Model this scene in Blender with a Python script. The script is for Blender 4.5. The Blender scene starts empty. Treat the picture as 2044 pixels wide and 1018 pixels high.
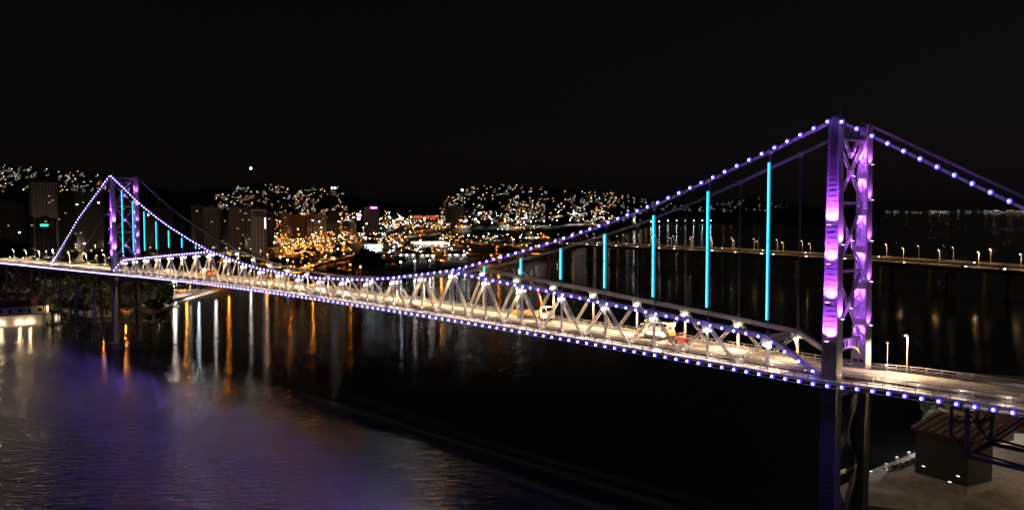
import bpy, bmesh, math, random
from mathutils import Vector, Matrix
random.seed(7)
sc = bpy.context.scene
COL = sc.collection
R = math.radians

# ------------------------------------------------------------------ camera
CX, CY, CZ = 410.75, -138.83, 62.45
YAW, PIT, FPX = -0.824232, -0.052117, 1778.62      # FPX for a 2044 px wide picture
cam = bpy.data.cameras.new('camera')
cam.sensor_width = 36.0
cam.lens = 36.0 * FPX / 2044.0
cam.clip_start = 1.0
cam.clip_end = 90000.0
camo = bpy.data.objects.new('camera', cam)
COL.objects.link(camo)
camo.location = (CX, CY, CZ)
camo.rotation_euler = (math.pi / 2 + PIT, 0, -YAW)
sc.camera = camo
FW = Vector((math.sin(YAW) * math.cos(PIT), math.cos(YAW) * math.cos(PIT), math.sin(PIT)))
RT = Vector((math.cos(YAW), -math.sin(YAW), 0))
UP = RT.cross(FW)
CAM = Vector((CX, CY, CZ))

# ------------------------------------------------------------------ sky, moonlight, exposure
world = bpy.data.worlds.new('World')
sc.world = world
world.use_nodes = True
nt = world.node_tree
nt.nodes.clear()
sky = nt.nodes.new('ShaderNodeTexSky')
sky.sky_type = 'NISHITA'
sky.sun_disc = False
sky.sun_elevation = R(20)
sky.sun_rotation = R(200)
hsv = nt.nodes.new('ShaderNodeHueSaturation')
hsv.inputs['Saturation'].default_value = 0.25
warm = nt.nodes.new('ShaderNodeMix')
warm.data_type = 'RGBA'
warm.blend_type = 'MULTIPLY'
warm.inputs[0].default_value = 1.0
warm.inputs[7].default_value = (1.0, 0.82, 0.80, 1)
bg = nt.nodes.new('ShaderNodeBackground')
bg.inputs['Strength'].default_value = 0.0007
wout = nt.nodes.new('ShaderNodeOutputWorld')
nt.links.new(sky.outputs[0], hsv.inputs['Color'])
nt.links.new(hsv.outputs[0], warm.inputs[6])
nt.links.new(warm.outputs[2], bg.inputs[0])
nt.links.new(bg.outputs[0], wout.inputs[0])
sun = bpy.data.lights.new('moon_light', 'SUN')
sun.energy = 0.02
sun.angle = R(0.5)
sun.color = (1.0, 0.92, 0.85)
suno = bpy.data.objects.new('moon_light', sun)
COL.objects.link(suno)
suno.rotation_euler = (R(70), 0, R(20))
sc.view_settings.view_transform = 'Standard'
sc.view_settings.look = 'None'
sc.view_settings.exposure = 0.0
sc.view_settings.gamma = 1.0
sc.view_settings.use_curve_mapping = False
sc.cycles.max_bounces = 4
sc.cycles.diffuse_bounces = 2
sc.cycles.glossy_bounces = 2
sc.cycles.caustics_reflective = False
sc.cycles.sample_clamp_indirect = 4.0
sc.cycles.use_light_tree = True
sc.cycles.use_adaptive_sampling = False
sc.cycles.use_denoising = True


# ------------------------------------------------------------------ geometry helpers
def ray(px, py):
    return FW + RT * ((px - 1022) / FPX) - UP * ((py - 509) / FPX)


def at(px, py, z):
    """point on the horizontal plane z seen in that direction"""
    d = ray(px, py)
    return CAM + d * ((z - CZ) / d.z)


def atD(px, D, z):
    """ground point at distance D (along the view axis) in the direction of column px"""
    d = ray(px, 509)
    h = Vector((d.x, d.y, 0))
    p = Vector((CX, CY, 0)) + h * D
    p.z = z
    return p


def zat(py, D):
    return CZ - (py - 416.5) * D / FPX


class MB:
    def __init__(self):
        self.v, self.f, self.m = [], [], []

    def quad(self, a, b, c, d, mi=0):
        n = len(self.v)
        self.v += [tuple(a), tuple(b), tuple(c), tuple(d)]
        self.f.append((n, n + 1, n + 2, n + 3))
        self.m.append(mi)

    def poly(self, pts, mi=0):
        n = len(self.v)
        self.v += [tuple(p) for p in pts]
        self.f.append(tuple(range(n, n + len(pts))))
        self.m.append(mi)

    def hexa(self, P, mi=0):
        """P: bottom 4 ccw, top 4 ccw"""
        n = len(self.v)
        self.v += [tuple(p) for p in P]
        for q in ((3, 2, 1, 0), (4, 5, 6, 7), (0, 1, 5, 4), (1, 2, 6, 5), (2, 3, 7, 6), (3, 0, 4, 7)):
            self.f.append(tuple(n + i for i in q))
            self.m.append(mi)

    def box(self, x0, x1, y0, y1, z0, z1, mi=0):
        self.hexa([(x0, y0, z0), (x1, y0, z0), (x1, y1, z0), (x0, y1, z0),
                   (x0, y0, z1), (x1, y0, z1), (x1, y1, z1), (x0, y1, z1)], mi)

    def beam(self, p, q, w, h, mi=0, side=None):
        """rectangular bar from p to q; w along the horizontal side vector, h across"""
        p, q = Vector(p), Vector(q)
        d = (q - p)
        if d.length < 1e-6:
            return
        d.normalize()
        if side is None:
            s = d.cross(Vector((0, 0, 1)))
            if s.length < 1e-3:
                s = Vector((1, 0, 0))
        else:
            s = Vector(side)
            s = s - d * s.dot(d)
        s.normalize()
        u = s.cross(d).normalized()
        s = s * (w / 2)
        u = u * (h / 2)
        self.hexa([p - s - u, p + s - u, p + s + u, p - s + u, q - s - u, q + s - u, q + s + u, q - s + u], mi)

    def tube(self, p, q, r, n=8, r2=None, mi=0, caps=True):
        p, q = Vector(p), Vector(q)
        d = (q - p).normalized()
        s = d.cross(Vector((0, 0, 1)))
        if s.length < 1e-3:
            s = Vector((1, 0, 0))
        s.normalize()
        u = s.cross(d)
        r2 = r if r2 is None else r2
        k = len(self.v)
        for i in range(n):
            a = 2 * math.pi * i / n
            o = s * math.cos(a) + u * math.sin(a)
            self.v.append(tuple(p + o * r))
            self.v.append(tuple(q + o * r2))
        for i in range(n):
            j = (i + 1) % n
            self.f.append((k + 2 * i, k + 2 * j, k + 2 * j + 1, k + 2 * i + 1))
            self.m.append(mi)
        if caps:
            self.f.append(tuple(k + 2 * i for i in range(n))[::-1])
            self.f.append(tuple(k + 2 * i + 1 for i in range(n)))
            self.m += [mi, mi]

    def ball(self, c, r, mi=0, n=8, m=5, sz=1.0):
        c = Vector(c)
        k = len(self.v)
        for i in range(m + 1):
            t = math.pi * i / m
            for j in range(n):
                a = 2 * math.pi * j / n
                self.v.append((c.x + r * math.sin(t) * math.cos(a), c.y + r * math.sin(t) * math.sin(a), c.z + r * sz * math.cos(t)))
        for i in range(m):
            for j in range(n):
                a, b = k + i * n + j, k + i * n + (j + 1) % n
                self.f.append((a, a + n, b + n, b))
                self.m.append(mi)

    def torus(self, c, R1, r1, axis='y', n=12, m=6, mi=0):
        c = Vector(c)
        k = len(self.v)
        for i in range(n):
            a = 2 * math.pi * i / n
            for j in range(m):
                b = 2 * math.pi * j / m
                rr = R1 + r1 * math.cos(b)
                x, y, z = rr * math.cos(a), r1 * math.sin(b), rr * math.sin(a)
                if axis == 'z':
                    x, y, z = x, z, y
                if axis == 'x':
                    x, y, z = y, x, z
                self.v.append((c.x + x, c.y + y, c.z + z))
        for i in range(n):
            for j in range(m):
                a, b = k + i * m + j, k + i * m + (j + 1) % m
                i2 = (i + 1) % n
                c2, d2 = k + i2 * m + j, k + i2 * m + (j + 1) % m
                self.f.append((a, b, d2, c2))
                self.m.append(mi)

    def xform(self, M):
        self.v = [tuple(M @ Vector(p)) for p in self.v]
        return self

    def mesh(self, name, mats, smooth=False):
        me = bpy.data.meshes.new(name)
        me.from_pydata(self.v, [], self.f)
        for x in (mats if isinstance(mats, (list, tuple)) else [mats]):
            me.materials.append(x)
        me.polygons.foreach_set('material_index', self.m)
        if smooth:
            me.polygons.foreach_set('use_smooth', [True] * len(me.polygons))
        me.update()
        return me

    def build(self, name, mats, parent=None, smooth=False):
        o = bpy.data.objects.new(name, self.mesh(name, mats, smooth))
        COL.objects.link(o)
        if parent is not None:
            o.parent = parent
        return o


def MB_beam(p, q, w, h):
    mb = MB()
    mb.beam(p, q, w, h)
    return mb


def tag(o, label=None, cat=None, group=None, kind=None):
    if label:
        o['label'] = label
    if cat:
        o['category'] = cat
    if group:
        o['group'] = group
    if kind:
        o['kind'] = kind
    return o


def empty(name, loc=(0, 0, 0), rz=0.0, parent=None):
    o = bpy.data.objects.new(name, None)
    COL.objects.link(o)
    o.location = loc
    o.rotation_euler = (0, 0, rz)
    o.empty_display_size = 0.5
    if parent is not None:
        o.parent = parent
    return o


def inst(name, me, loc=(0, 0, 0), rz=0.0, parent=None, s=1.0):
    o = bpy.data.objects.new(name, me)
    COL.objects.link(o)
    o.location = loc
    o.rotation_euler = (0, 0, rz)
    if s != 1.0:
        o.scale = (s, s, s)
    if parent is not None:
        o.parent = parent
    return o


def copy_tree(o, parent=None):
    c = o.copy()
    COL.objects.link(c)
    if parent is not None:
        c.parent = parent
    for ch in [x for x in o.children]:
        copy_tree(ch, c)
    return c


LIGHT_DATA = {}


def lamp(kind, loc, energy, color, parent=None, radius=0.3, aim=None, angle=120, blend=0.6):
    key = (kind, energy, color, radius, angle, blend)
    if key not in LIGHT_DATA:
        l = bpy.data.lights.new('lamp_light', kind)
        l.energy = energy
        l.color = color
        l.shadow_soft_size = radius
        if kind == 'SPOT':
            l.spot_size = R(angle)
            l.spot_blend = blend
        LIGHT_DATA[key] = l
    o = bpy.data.objects.new('lamp_light', LIGHT_DATA[key])
    COL.objects.link(o)
    o.location = loc
    if aim is not None:
        o.rotation_euler = Vector(aim).to_track_quat('-Z', 'Y').to_euler()
    if parent is not None:
        o.parent = parent
    return o


# ------------------------------------------------------------------ materials
def pbr(name, col, rough=0.6, metal=0.0, noise=0.0, scale=1.0, spec=0.4):
    m = bpy.data.materials.new(name)
    m.use_nodes = True
    t = m.node_tree
    b = t.nodes['Principled BSDF']
    b.inputs['Base Color'].default_value = (*col, 1)
    b.inputs['Roughness'].default_value = rough
    b.inputs['Metallic'].default_value = metal
    b.inputs['Specular IOR Level'].default_value = spec
    if noise:
        g = t.nodes.new('ShaderNodeNewGeometry')
        n = t.nodes.new('ShaderNodeTexNoise')
        n.inputs['Scale'].default_value = scale
        n.inputs['Detail'].default_value = 6
        n.inputs['Roughness'].default_value = 0.7
        t.links.new(g.outputs['Position'], n.inputs['Vector'])
        r = t.nodes.new('ShaderNodeValToRGB')
        lo = [max(0, c * (1 - noise)) for c in col]
        hi = [min(1, c * (1 + noise)) for c in col]
        r.color_ramp.elements[0].position = 0.3
        r.color_ramp.elements[0].color = (*lo, 1)
        r.color_ramp.elements[1].position = 0.7
        r.color_ramp.elements[1].color = (*hi, 1)
        t.links.new(n.outputs['Fac'], r.inputs[0])
        t.links.new(r.outputs[0], b.inputs['Base Color'])
    return m


def emit(name, col, strength, sampled=False):
    m = bpy.data.materials.new(name)
    m.use_nodes = True
    t = m.node_tree
    t.nodes.clear()
    e = t.nodes.new('ShaderNodeEmission')
    e.inputs[0].default_value = (*col, 1)
    e.inputs[1].default_value = strength
    o = t.nodes.new('ShaderNodeOutputMaterial')
    t.links.new(e.outputs[0], o.inputs[0])
    m.cycles.emission_sampling = 'FRONT' if sampled else 'NONE'
    return m


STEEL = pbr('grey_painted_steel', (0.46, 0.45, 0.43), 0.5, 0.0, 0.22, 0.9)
STEEL_L = pbr('shaded_lower_steel', (0.13, 0.125, 0.13), 0.6, 0.0, 0.4, 0.6)  # darker copy of the steel, painting in the shade below the deck
STEEL_D = pbr('dark_steel', (0.12, 0.12, 0.13), 0.55, 0.0, 0.3, 0.8)
CHORD = pbr('chord_steel', (0.38, 0.36, 0.35), 0.5, 0.0, 0.2, 0.8)
ROADM = pbr('bridge_road_surface', (0.36, 0.33, 0.29), 0.75, 0.0, 0.3, 0.55)
WALKM = pbr('walkway_concrete', (0.55, 0.53, 0.50), 0.7, 0.0, 0.15, 0.8)
RAILM = pbr('white_railing_paint', (0.62, 0.6, 0.56), 0.5, 0.0, 0.1, 2.0)
RAILD = pbr('grey_railing_paint', (0.22, 0.21, 0.24), 0.5)
CONC = pbr('old_concrete', (0.27, 0.25, 0.23), 0.85, 0.0, 0.35, 0.35)
CONC_D = pbr('dark_concrete', (0.04, 0.038, 0.036), 0.9, 0.0, 0.4, 0.3)
ASPH = pbr('asphalt', (0.06, 0.055, 0.05), 0.85, 0.0, 0.4, 0.2)
LAND = pbr('city_ground', (0.12, 0.105, 0.09), 0.9, 0.0, 0.5, 0.05)
EARTH = pbr('bare_earth', (0.22, 0.17, 0.13), 0.95, 0.0, 0.4, 0.5)
HILLM = pbr('wooded_hill', (0.045, 0.05, 0.035), 0.95, 0.0, 0.5, 0.02)
ROCK = pbr('dark_rock', (0.09, 0.085, 0.08), 0.9, 0.0, 0.5, 0.4)
WHITE = pbr('white_paint', (0.78, 0.77, 0.74), 0.45)
WALLW = pbr('white_wall', (0.62, 0.6, 0.57), 0.8, 0.0, 0.15, 0.6)
TILE = pbr('red_roof_tile', (0.26, 0.09, 0.06), 0.8, 0.0, 0.3, 1.2)
GLASSD = pbr('dark_window_glass', (0.02, 0.022, 0.025), 0.15, 0.0, spec=0.6)
BLACK = pbr('black_rubber', (0.02, 0.02, 0.02), 0.8)
ORANGE = pbr('orange_paint', (0.62, 0.16, 0.03), 0.4)
RED = pbr('red_paint', (0.3, 0.04, 0.035), 0.4)
YELLOW = pbr('yellow_paint', (0.7, 0.5, 0.08), 0.5)
LEAF = pbr('tree_foliage', (0.04, 0.05, 0.022), 0.85, 0.0, 0.5, 0.4)
BARK = pbr('tree_bark', (0.1, 0.08, 0.06), 0.9)
PLATEM = pbr('lettered_plate', (0.03, 0.03, 0.03), 0.5)

VIOLET = (0.30, 0.20, 1.0)
E_LED = emit('violet_led_lens', (0.55, 0.45, 1.0), 15.0)
E_LEDHALO = emit('violet_led_halo', (0.15, 0.085, 1.0), 0.75)
t = E_LEDHALO.node_tree                       # glow halo put into a dome: brightest over the lamp, fading to its edge
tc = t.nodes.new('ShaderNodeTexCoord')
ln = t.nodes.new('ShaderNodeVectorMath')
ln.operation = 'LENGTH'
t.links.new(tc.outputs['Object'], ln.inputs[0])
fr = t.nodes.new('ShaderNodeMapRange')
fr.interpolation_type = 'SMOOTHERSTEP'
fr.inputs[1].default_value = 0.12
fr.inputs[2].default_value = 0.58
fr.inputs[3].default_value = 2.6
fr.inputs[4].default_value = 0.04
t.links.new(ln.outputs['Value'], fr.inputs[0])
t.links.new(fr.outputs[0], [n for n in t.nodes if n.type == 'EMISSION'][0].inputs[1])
E_CYANHALO = emit('cyan_led_halo', (0.0, 0.40, 0.75), 1.1, True)  # glow around the tube, drawn as a wider, dimmer tube
E_CYANC = emit('cyan_led_core', (0.12, 0.85, 1.0), 2.4)
E_TRUSS = emit('warm_floodlight_lens', (1.0, 0.86, 0.68), 30.0)
E_POST = emit('warm_post_lamp_lens', (1.0, 0.85, 0.62), 12.0)
E_PURP = emit('purple_floodlight_lens', (0.75, 0.35, 1.0), 12.0)
E_WHITE = emit('white_city_light', (1.0, 0.95, 0.9), 26)
E_COOL = emit('cool_white_city_light', (0.75, 0.9, 1.0), 26)
E_WARM = emit('warm_city_light', (1.0, 0.75, 0.42), 22)
E_SODIUM = emit('sodium_street_light', (1.0, 0.34, 0.05), 26)
E_SODDIM = emit('dim_sodium_light', (1.0, 0.36, 0.06), 1.2)
E_SODHALO = emit('orange_lamp_halo', (1.0, 0.25, 0.02), 1.3)  # lamp glow drawn as a ball behind the bright core
E_WARMHALO = emit('warm_lamp_halo', (1.0, 0.48, 0.14), 1.2)  # the same drawn glow for the warm lamps
E_RED = emit('red_light', (1.0, 0.07, 0.05), 3.0)
E_GREEN = emit('green_light', (0.05, 0.9, 0.5), 1.5)
E_MAG = emit('magenta_sign_light', (0.75, 0.2, 1.0), 2.5)
E_DIMW = emit('dim_window_light', (1.0, 0.8, 0.55), 0.6)
E_HEAD = emit('headlight', (1.0, 0.92, 0.8), 30)
E_BEACON = emit('amber_beacon', (1.0, 0.4, 0.05), 4.0)

# water --------------------------------------------------------------
WATER = bpy.data.materials.new('night_sea_water')
WATER.use_nodes = True
t = WATER.node_tree
b = t.nodes['Principled BSDF']
b.inputs['Base Color'].default_value = (0.006, 0.009, 0.008, 1)
b.inputs['IOR'].default_value = 1.33
b.inputs['Specular IOR Level'].default_value = 0.6
geo = t.nodes.new('ShaderNodeNewGeometry')
sep = t.nodes.new('ShaderNodeSeparateXYZ')
t.links.new(geo.outputs['Position'], sep.inputs[0])
big = t.nodes.new('ShaderNodeTexNoise')
big.inputs['Scale'].default_value = 0.02
big.inputs['Detail'].default_value = 6
stretch = t.nodes.new('ShaderNodeMapping')
stretch.inputs['Rotation'].default_value = (0, 0, R(-8))
stretch.inputs['Scale'].default_value = (0.45, 1.6, 1)
t.links.new(geo.outputs['Position'], stretch.inputs[0])
t.links.new(stretch.outputs[0], big.inputs['Vector'])
# wind ripples on the open water this side of the bridge, slick water in its lee
ad = t.nodes.new('ShaderNodeMath')
ad.operation = 'MULTIPLY_ADD'
ad.inputs[1].default_value = 34.0
t.links.new(big.outputs['Fac'], ad.inputs[0])
t.links.new(sep.outputs['Y'], ad.inputs[2])
mr = t.nodes.new('ShaderNodeMapRange')
mr.interpolation_type = 'SMOOTHSTEP'
mr.inputs[1].default_value = 34.0
mr.inputs[2].default_value = -30.0
mr.inputs[3].default_value = 0.0
mr.inputs[4].default_value = 1.0
t.links.new(ad.outputs[0], mr.inputs[0])
xr = t.nodes.new('ShaderNodeMapRange')            # the ripples die out towards the right bank
xr.interpolation_type = 'SMOOTHSTEP'
xr.inputs[1].default_value = 190.0
xr.inputs[2].default_value = 300.0
xr.inputs[3].default_value = 1.0
xr.inputs[4].default_value = 0.15
t.links.new(sep.outputs['X'], xr.inputs[0])
mm = t.nodes.new('ShaderNodeMath')
mm.operation = 'MULTIPLY'
t.links.new(mr.outputs[0], mm.inputs[0])
t.links.new(xr.outputs[0], mm.inputs[1])
mr = mm
rr = t.nodes.new('ShaderNodeMapRange')
rr.inputs[3].default_value = 0.06
rr.inputs[4].default_value = 0.23
t.links.new(mr.outputs[0], rr.inputs[0])
wk = t.nodes.new('ShaderNodeTexNoise')
wk.inputs['Scale'].default_value = 0.05
wk.inputs['Detail'].default_value = 5
wkm = t.nodes.new('ShaderNodeMapping')
wkm.inputs['Rotation'].default_value = (0, 0, R(12))
wkm.inputs['Scale'].default_value = (0.12, 1.3, 1)
t.links.new(geo.outputs['Position'], wkm.inputs[0])
t.links.new(wkm.outputs[0], wk.inputs['Vector'])
wr = t.nodes.new('ShaderNodeMapRange')
wr.inputs[1].default_value = 0.45
wr.inputs[2].default_value = 0.75
wr.inputs[3].default_value = 0.0
wr.inputs[4].default_value = 0.03
t.links.new(wk.outputs['Fac'], wr.inputs[0])
wa = t.nodes.new('ShaderNodeMath')
wa.operation = 'ADD'
t.links.new(rr.outputs[0], wa.inputs[0])
t.links.new(wr.outputs[0], wa.inputs[1])
t.links.new(wa.outputs[0], b.inputs['Roughness'])
w1 = t.nodes.new('ShaderNodeTexNoise')
w1.inputs['Scale'].default_value = 0.72
w1.inputs['Detail'].default_value = 5
w1.inputs['Roughness'].default_value = 0.55
mp = t.nodes.new('ShaderNodeMapping')
mp.inputs['Scale'].default_value = (0.34, 0.8, 1)
mp0 = t.nodes.new('ShaderNodeMapping')
mp0.inputs['Rotation'].default_value = (0, 0, R(-52))
t.links.new(geo.outputs['Position'], mp0.inputs[0])
t.links.new(mp0.outputs[0], mp.inputs[0])
t.links.new(mp.outputs[0], w1.inputs['Vector'])
bs = t.nodes.new('ShaderNodeMapRange')
bs.inputs[3].default_value = 0.09
bs.inputs[4].default_value = 0.8
t.links.new(mr.outputs[0], bs.inputs[0])
bump = t.nodes.new('ShaderNodeBump')
bump.inputs['Distance'].default_value = 1.8
t.links.new(bs.outputs[0], bump.inputs['Strength'])
t.links.new(w1.outputs['Fac'], bump.inputs['Height'])
t.links.new(bump.outputs[0], b.inputs['Normal'])

# ------------------------------------------------------------------ setting: water, land, hills, far shore
m = MB()
m.quad((-60000, -60000, 0), (60000, -60000, 0), (60000, 60000, 0), (-60000, 60000, 0))
tag(m.build('water', WATER), kind='structure')

shore_px = [(-900, 700), (-300, 668), (0, 648), (110, 645), (200, 641), (290, 640), (330, 626), (352, 603), (440, 577), (560, 560), (700, 552), (800, 543),
            (900, 537), (985, 531), (1050, 523), (1115, 512), (1150, 497), (1190, 480), (1235, 460), (1290, 447), (1400, 443), (1500, 437)]
shore = [at(px, py, 0) for px, py in shore_px]
back = [atD(1500, 9000, 0), atD(-900, 9000, 0)]
m = MB()
top = [Vector((p.x, p.y, 2.2)) for p in shore + back]
m.poly(top)
for i in range(len(shore) - 1):
    a, c = shore[i], shore[i + 1]
    m.quad((a.x, a.y, -3), (c.x, c.y, -3), (c.x, c.y, 2.2), (a.x, a.y, 2.2))
tag(m.build('city_ground', LAND), kind='structure')

RIDGE = [(-500, 325), (-100, 330), (0, 333), (60, 338), (120, 340), (180, 343), (230, 352), (300, 372), (360, 385), (400, 392), (440, 388), (480, 374),
         (530, 366), (560, 372), (600, 380), (640, 376), (670, 370), (690, 385), (710, 402), (760, 416), (850, 419), (880, 408), (900, 388), (950, 372),
         (1000, 366), (1050, 374), (1100, 376), (1150, 380), (1200, 382), (1250, 388), (1290, 395), (1350, 404), (1400, 408), (1480, 400), (1500, 388), (1530, 402), (1600, 411),
         (1700, 413), (1760, 416.2)]


def ridge(px):
    for (x0, y0), (x1, y1) in zip(RIDGE, RIDGE[1:]):
        if x0 <= px <= x1:
            k = (px - x0) / (x1 - x0)
            k = k * k * (3 - 2 * k)
            return y0 + (y1 - y0) * k
    return 417


def span_D(px):
    if px < 545:
        return 1650.0, 2300.0
    if px < 700:
        return 2050.0, 2550.0
    if px < 880:
        return 1900.0, 2600.0
    if px < 1270:
        return 1800.0, 2600.0
    return 3600.0, 4600.0


def smooth_D(px):
    a0 = a1 = 0
    for k in range(-3, 4):
        d0, d1 = span_D(px + k * 12)
        a0 += d0 / 7
        a1 += d1 / 7
    return a0, a1


def hill_pt(px, s):
    d0, d1 = smooth_D(px)
    D = d0 + (d1 - d0) * s
    zr = zat(ridge(px), d1)
    z0 = 2.0
    return atD(px, D, z0 + (zr - z0) * min(1, s) ** 0.9)


m = MB()
cols = list(range(-500, 1761, 12))
rows = [0, .15, .3, .45, .6, .75, .88, 1.0]
for i, px in enumerate(cols):
    for s in rows:
        p = hill_pt(px, s)
        if 0.1 < s < 1:
            p.z += 4 * math.sin(px * .071 + s * 9) * s * (1 - s) * 4
        m.v.append(tuple(p))
    d0, d1 = smooth_D(px)
    m.v.append(tuple(atD(px, d1 * 1.5, -2)))
n = len(rows) + 1
for i in range(len(cols) - 1):
    for j in range(n - 1):
        m.f.append((i * n + j, (i + 1) * n + j, (i + 1) * n + j + 1, i * n + j + 1))
        m.m.append(0)
tag(m.build('hills', HILLM, smooth=True), kind='structure')

m = MB()
for k in range(60):
    px = 1250 + k * 18
    a, c = atD(px, 13000, 0), atD(px + 18, 13000, 0)
    h0 = 25 + 18 * math.sin(k * .7) + 12 * math.sin(k * 1.9)
    h1 = 25 + 18 * math.sin((k + 1) * .7) + 12 * math.sin((k + 1) * 1.9)
    a2, c2 = atD(px, 14500, h0), atD(px + 18, 14500, h1)
    m.quad((a.x, a.y, 0), (c.x, c.y, 0), c2, a2)
    m.quad(a2, c2, atD(px + 18, 17000, 0), atD(px, 17000, 0))
tag(m.build('far_shore', HILLM), kind='structure')

# ------------------------------------------------------------------ the suspension bridge
P = 12.573
W = 10.3
XL, XR = -0.3, 339.0
AX = [12.59 + i * P for i in range(26)]
ZS = [39.06, 40.23, 41.24, 42.2, 43.24, 44.17, 45.08, 46.10, 44.5, 42.9, 41.7, 41.2, 40.73]
ZA = [ZS[i] if i < 13 else ZS[25 - i] for i in range(26)]
ZCH = [z + 0.8 for z in ZA]                                   # centre line of the top chord
CZR = {18: 46.95, 19: 49.6, 20: 52.5, 21: 55.6, 22: 59.1, 23: 63.0, 24: 67.5, 25: 72.3}
ZC = [CZR[25 - i] if i < 8 else (ZCH[i] if i < 18 else CZR[i]) for i in range(26)]
ZTOP = 77.0


def led(x):
    if x < 0:
        return 33.6 + x * 3.5 / 185
    if x > 339:
        return 33.6 + min(.35, (x - 339) * .05)
    return 33.6 + 2.2 * (1 - ((x - 169.5) / 169.5) ** 2)


def walk(x):
    return led(x) + 0.45


def road(x):
    return led(x) + 1.25


X0, X1 = -232.0, 424.0
XS = [X0 + (X1 - X0) * i / 156 for i in range(157)]

bridge = empty('suspension_bridge', (169.5, W / 2, 0))
tag(bridge, 'long steel suspension bridge outlined with violet lamps crossing the dark channel', 'bridge')
OFF = Matrix.Translation((-169.5, -W / 2, 0))


def bpart(mb, name, mats, parent=None, smooth=False):
    mb.xform(OFF)
    return mb.build(name, mats, parent if parent is not None else bridge, smooth)


def bl(kind, loc, energy, color, parent=None, **k):
    return lamp(kind, tuple(OFF @ Vector(loc)), energy, color, parent if parent is not None else bridge, **k)


def binst(name, me, loc, parent=None, rz=0.0, s=1.0):
    return inst(name, me, tuple(OFF @ Vector(loc)), rz, parent if parent is not None else bridge, s)


def loft(mb, y0, y1, zf, lo, hi, xs=XS, mi=0):
    for a, c in zip(xs, xs[1:]):
        mb.hexa([(a, y0, zf(a) + lo), (c, y0, zf(c) + lo), (c, y1, zf(c) + lo), (a, y1, zf(a) + lo),
                 (a, y0, zf(a) + hi), (c, y0, zf(c) + hi), (c, y1, zf(c) + hi), (a, y1, zf(a) + hi)], mi)
    return mb


def laced(mb, p, q, w, nrm, t=0.3, step=0.8, bar=0.13, mi=0):
    p, q, nrm = Vector(p), Vector(q), Vector(nrm)
    d = q - p
    L = d.length
    d = d / L
    s = d.cross(nrm).normalized()
    nn = s.cross(d).normalized()
    for k in (-1, 1):
        mb.beam(p + s * k * w / 2, q + s * k * w / 2, bar, t, mi, side=s)
    n = max(2, int(L / step))
    for i in range(n):
        k = 1 if i % 2 else -1
        a = p + d * (L * i / n) + s * k * w * .46
        c = p + d * (L * (i + 1) / n) - s * k * w * .46
        mb.beam(a + nn * t * .42, c + nn * t * .42, .07, .04, mi, side=s)
    return mb


# decks
roadway = bpart(loft(MB(), 0.75, W - 0.75, road, -0.35, 0), 'roadway', ROADM)
for x in [X0 + 2 + 6.28 * i for i in range(104)]:
    if x < X1 - 4:
        mb = MB()
        mb.quad((x, W / 2 - .07, road(x) + .006), (x + 3, W / 2 - .07, road(x + 3) + .006), (x + 3, W / 2 + .07, road(x + 3) + .006), (x, W / 2 + .07, road(x) + .006))
        bpart(mb, 'lane_marking', WHITE, roadway)
for y in (1.25, W - 1.25):
    bpart(loft(MB(), y - .15, y + .15, road, 0, .16), 'kerb', CONC, roadway)
walkways = []
for nm, y0, y1 in (('near', -3.0, -0.75), ('far', W + .75, W + 3.0)):
    walkways.append(bpart(loft(MB(), y0, y1, walk, -.22, 0), 'walkway', WALKM))
for y0, y1, wk in ((-3.1, -3.0, walkways[0]), (W + 3.0, W + 3.1, walkways[1])):
    bpart(loft(MB(), y0, y1, walk, -.34, .1), 'walkway_fascia', RAILM, wk)
# deck steel underneath
for y in (0.0, W):
    bpart(loft(MB(), y - .3, y + .3, led, -.55, .55), 'bottom_chord', STEEL)
for y in (2.6, W / 2, W - 2.6):
    bpart(loft(MB(), y - .12, y + .12, road, -1.15, -.352), 'stringer', STEEL_D)
mb = MB()
mb.box(-.1, .1, -2.9, W + 2.9, -.42, .2)
FBM = mb.mesh('floor_beam', STEEL_D)
for i in range(int((X1 - X0) / (P / 2))):
    x = X0 + i * P / 2
    binst('floor_beam', FBM, (x, 0, led(x)))
mb = MB()
for a, c in zip(XS, XS[1:]):
    mb.tube((a, -3.2, led(a) - .42), (c, -3.2, led(c) - .42), .09, 6, caps=False)
bpart(mb, 'service_pipe', RAILM)

# railings ------------------------------------------------------------


def railing(y, zf, xs, posts, rails, mat, label=None, hpost=1.15, two=False):
    root = empty('railing', tuple(OFF @ Vector((169.5, y, 0))), 0, bridge)
    if label:
        root['label'] = label
    for nm, dz, th in rails:
        mb = MB()
        for a, c in zip(xs, xs[1:]):
            mb.beam((a - 169.5, 0, zf(a) + dz), (c - 169.5, 0, zf(c) + dz), th, th)
        mb.build(nm, mat, root)
    pm = MB()
    pm.box(-.05, .05, -.05, .05, 0, hpost)
    pm.box(-.12, .12, -.1, .1, 0, .05)
    me = pm.mesh('railing_post', mat)
    for x in posts:
        inst('railing_post', me, (x - 169.5, 0, zf(x)), 0, root)
    return root


PS = [X0 + 2.515 * i for i in range(int((X1 - X0) / 2.515))]
RL = [('top_rail', 1.15, .07), ('middle_rail', .8, .035), ('middle_rail', .5, .035), ('bottom_rail', .2, .035)]
railing(-2.92, walk, XS, PS, RL, RAILD, 'thin grey outer walkway railing')
railing(-0.9, walk, XS, PS[::2], RL, RAILM, 'white inner walkway railing')
railing(W + 2.92, walk, XS, PS, [('top_rail', 1.2, .09), ('middle_rail', .65, .06), ('bottom_rail', .15, .06)], RAILM, 'white far walkway railing', 1.2)
GP = [X0 + P / 3 * i for i in range(int((X1 - X0) / (P / 3)))]
for y in (1.05, W - 1.05):
    g = railing(y, road, XS, GP, [('guard_rail_beam', .62, .16), ('guard_rail_beam', .32, .12)], STEEL, 'low road guard rail', .8)
    g.name = 'guard_rail'

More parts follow.
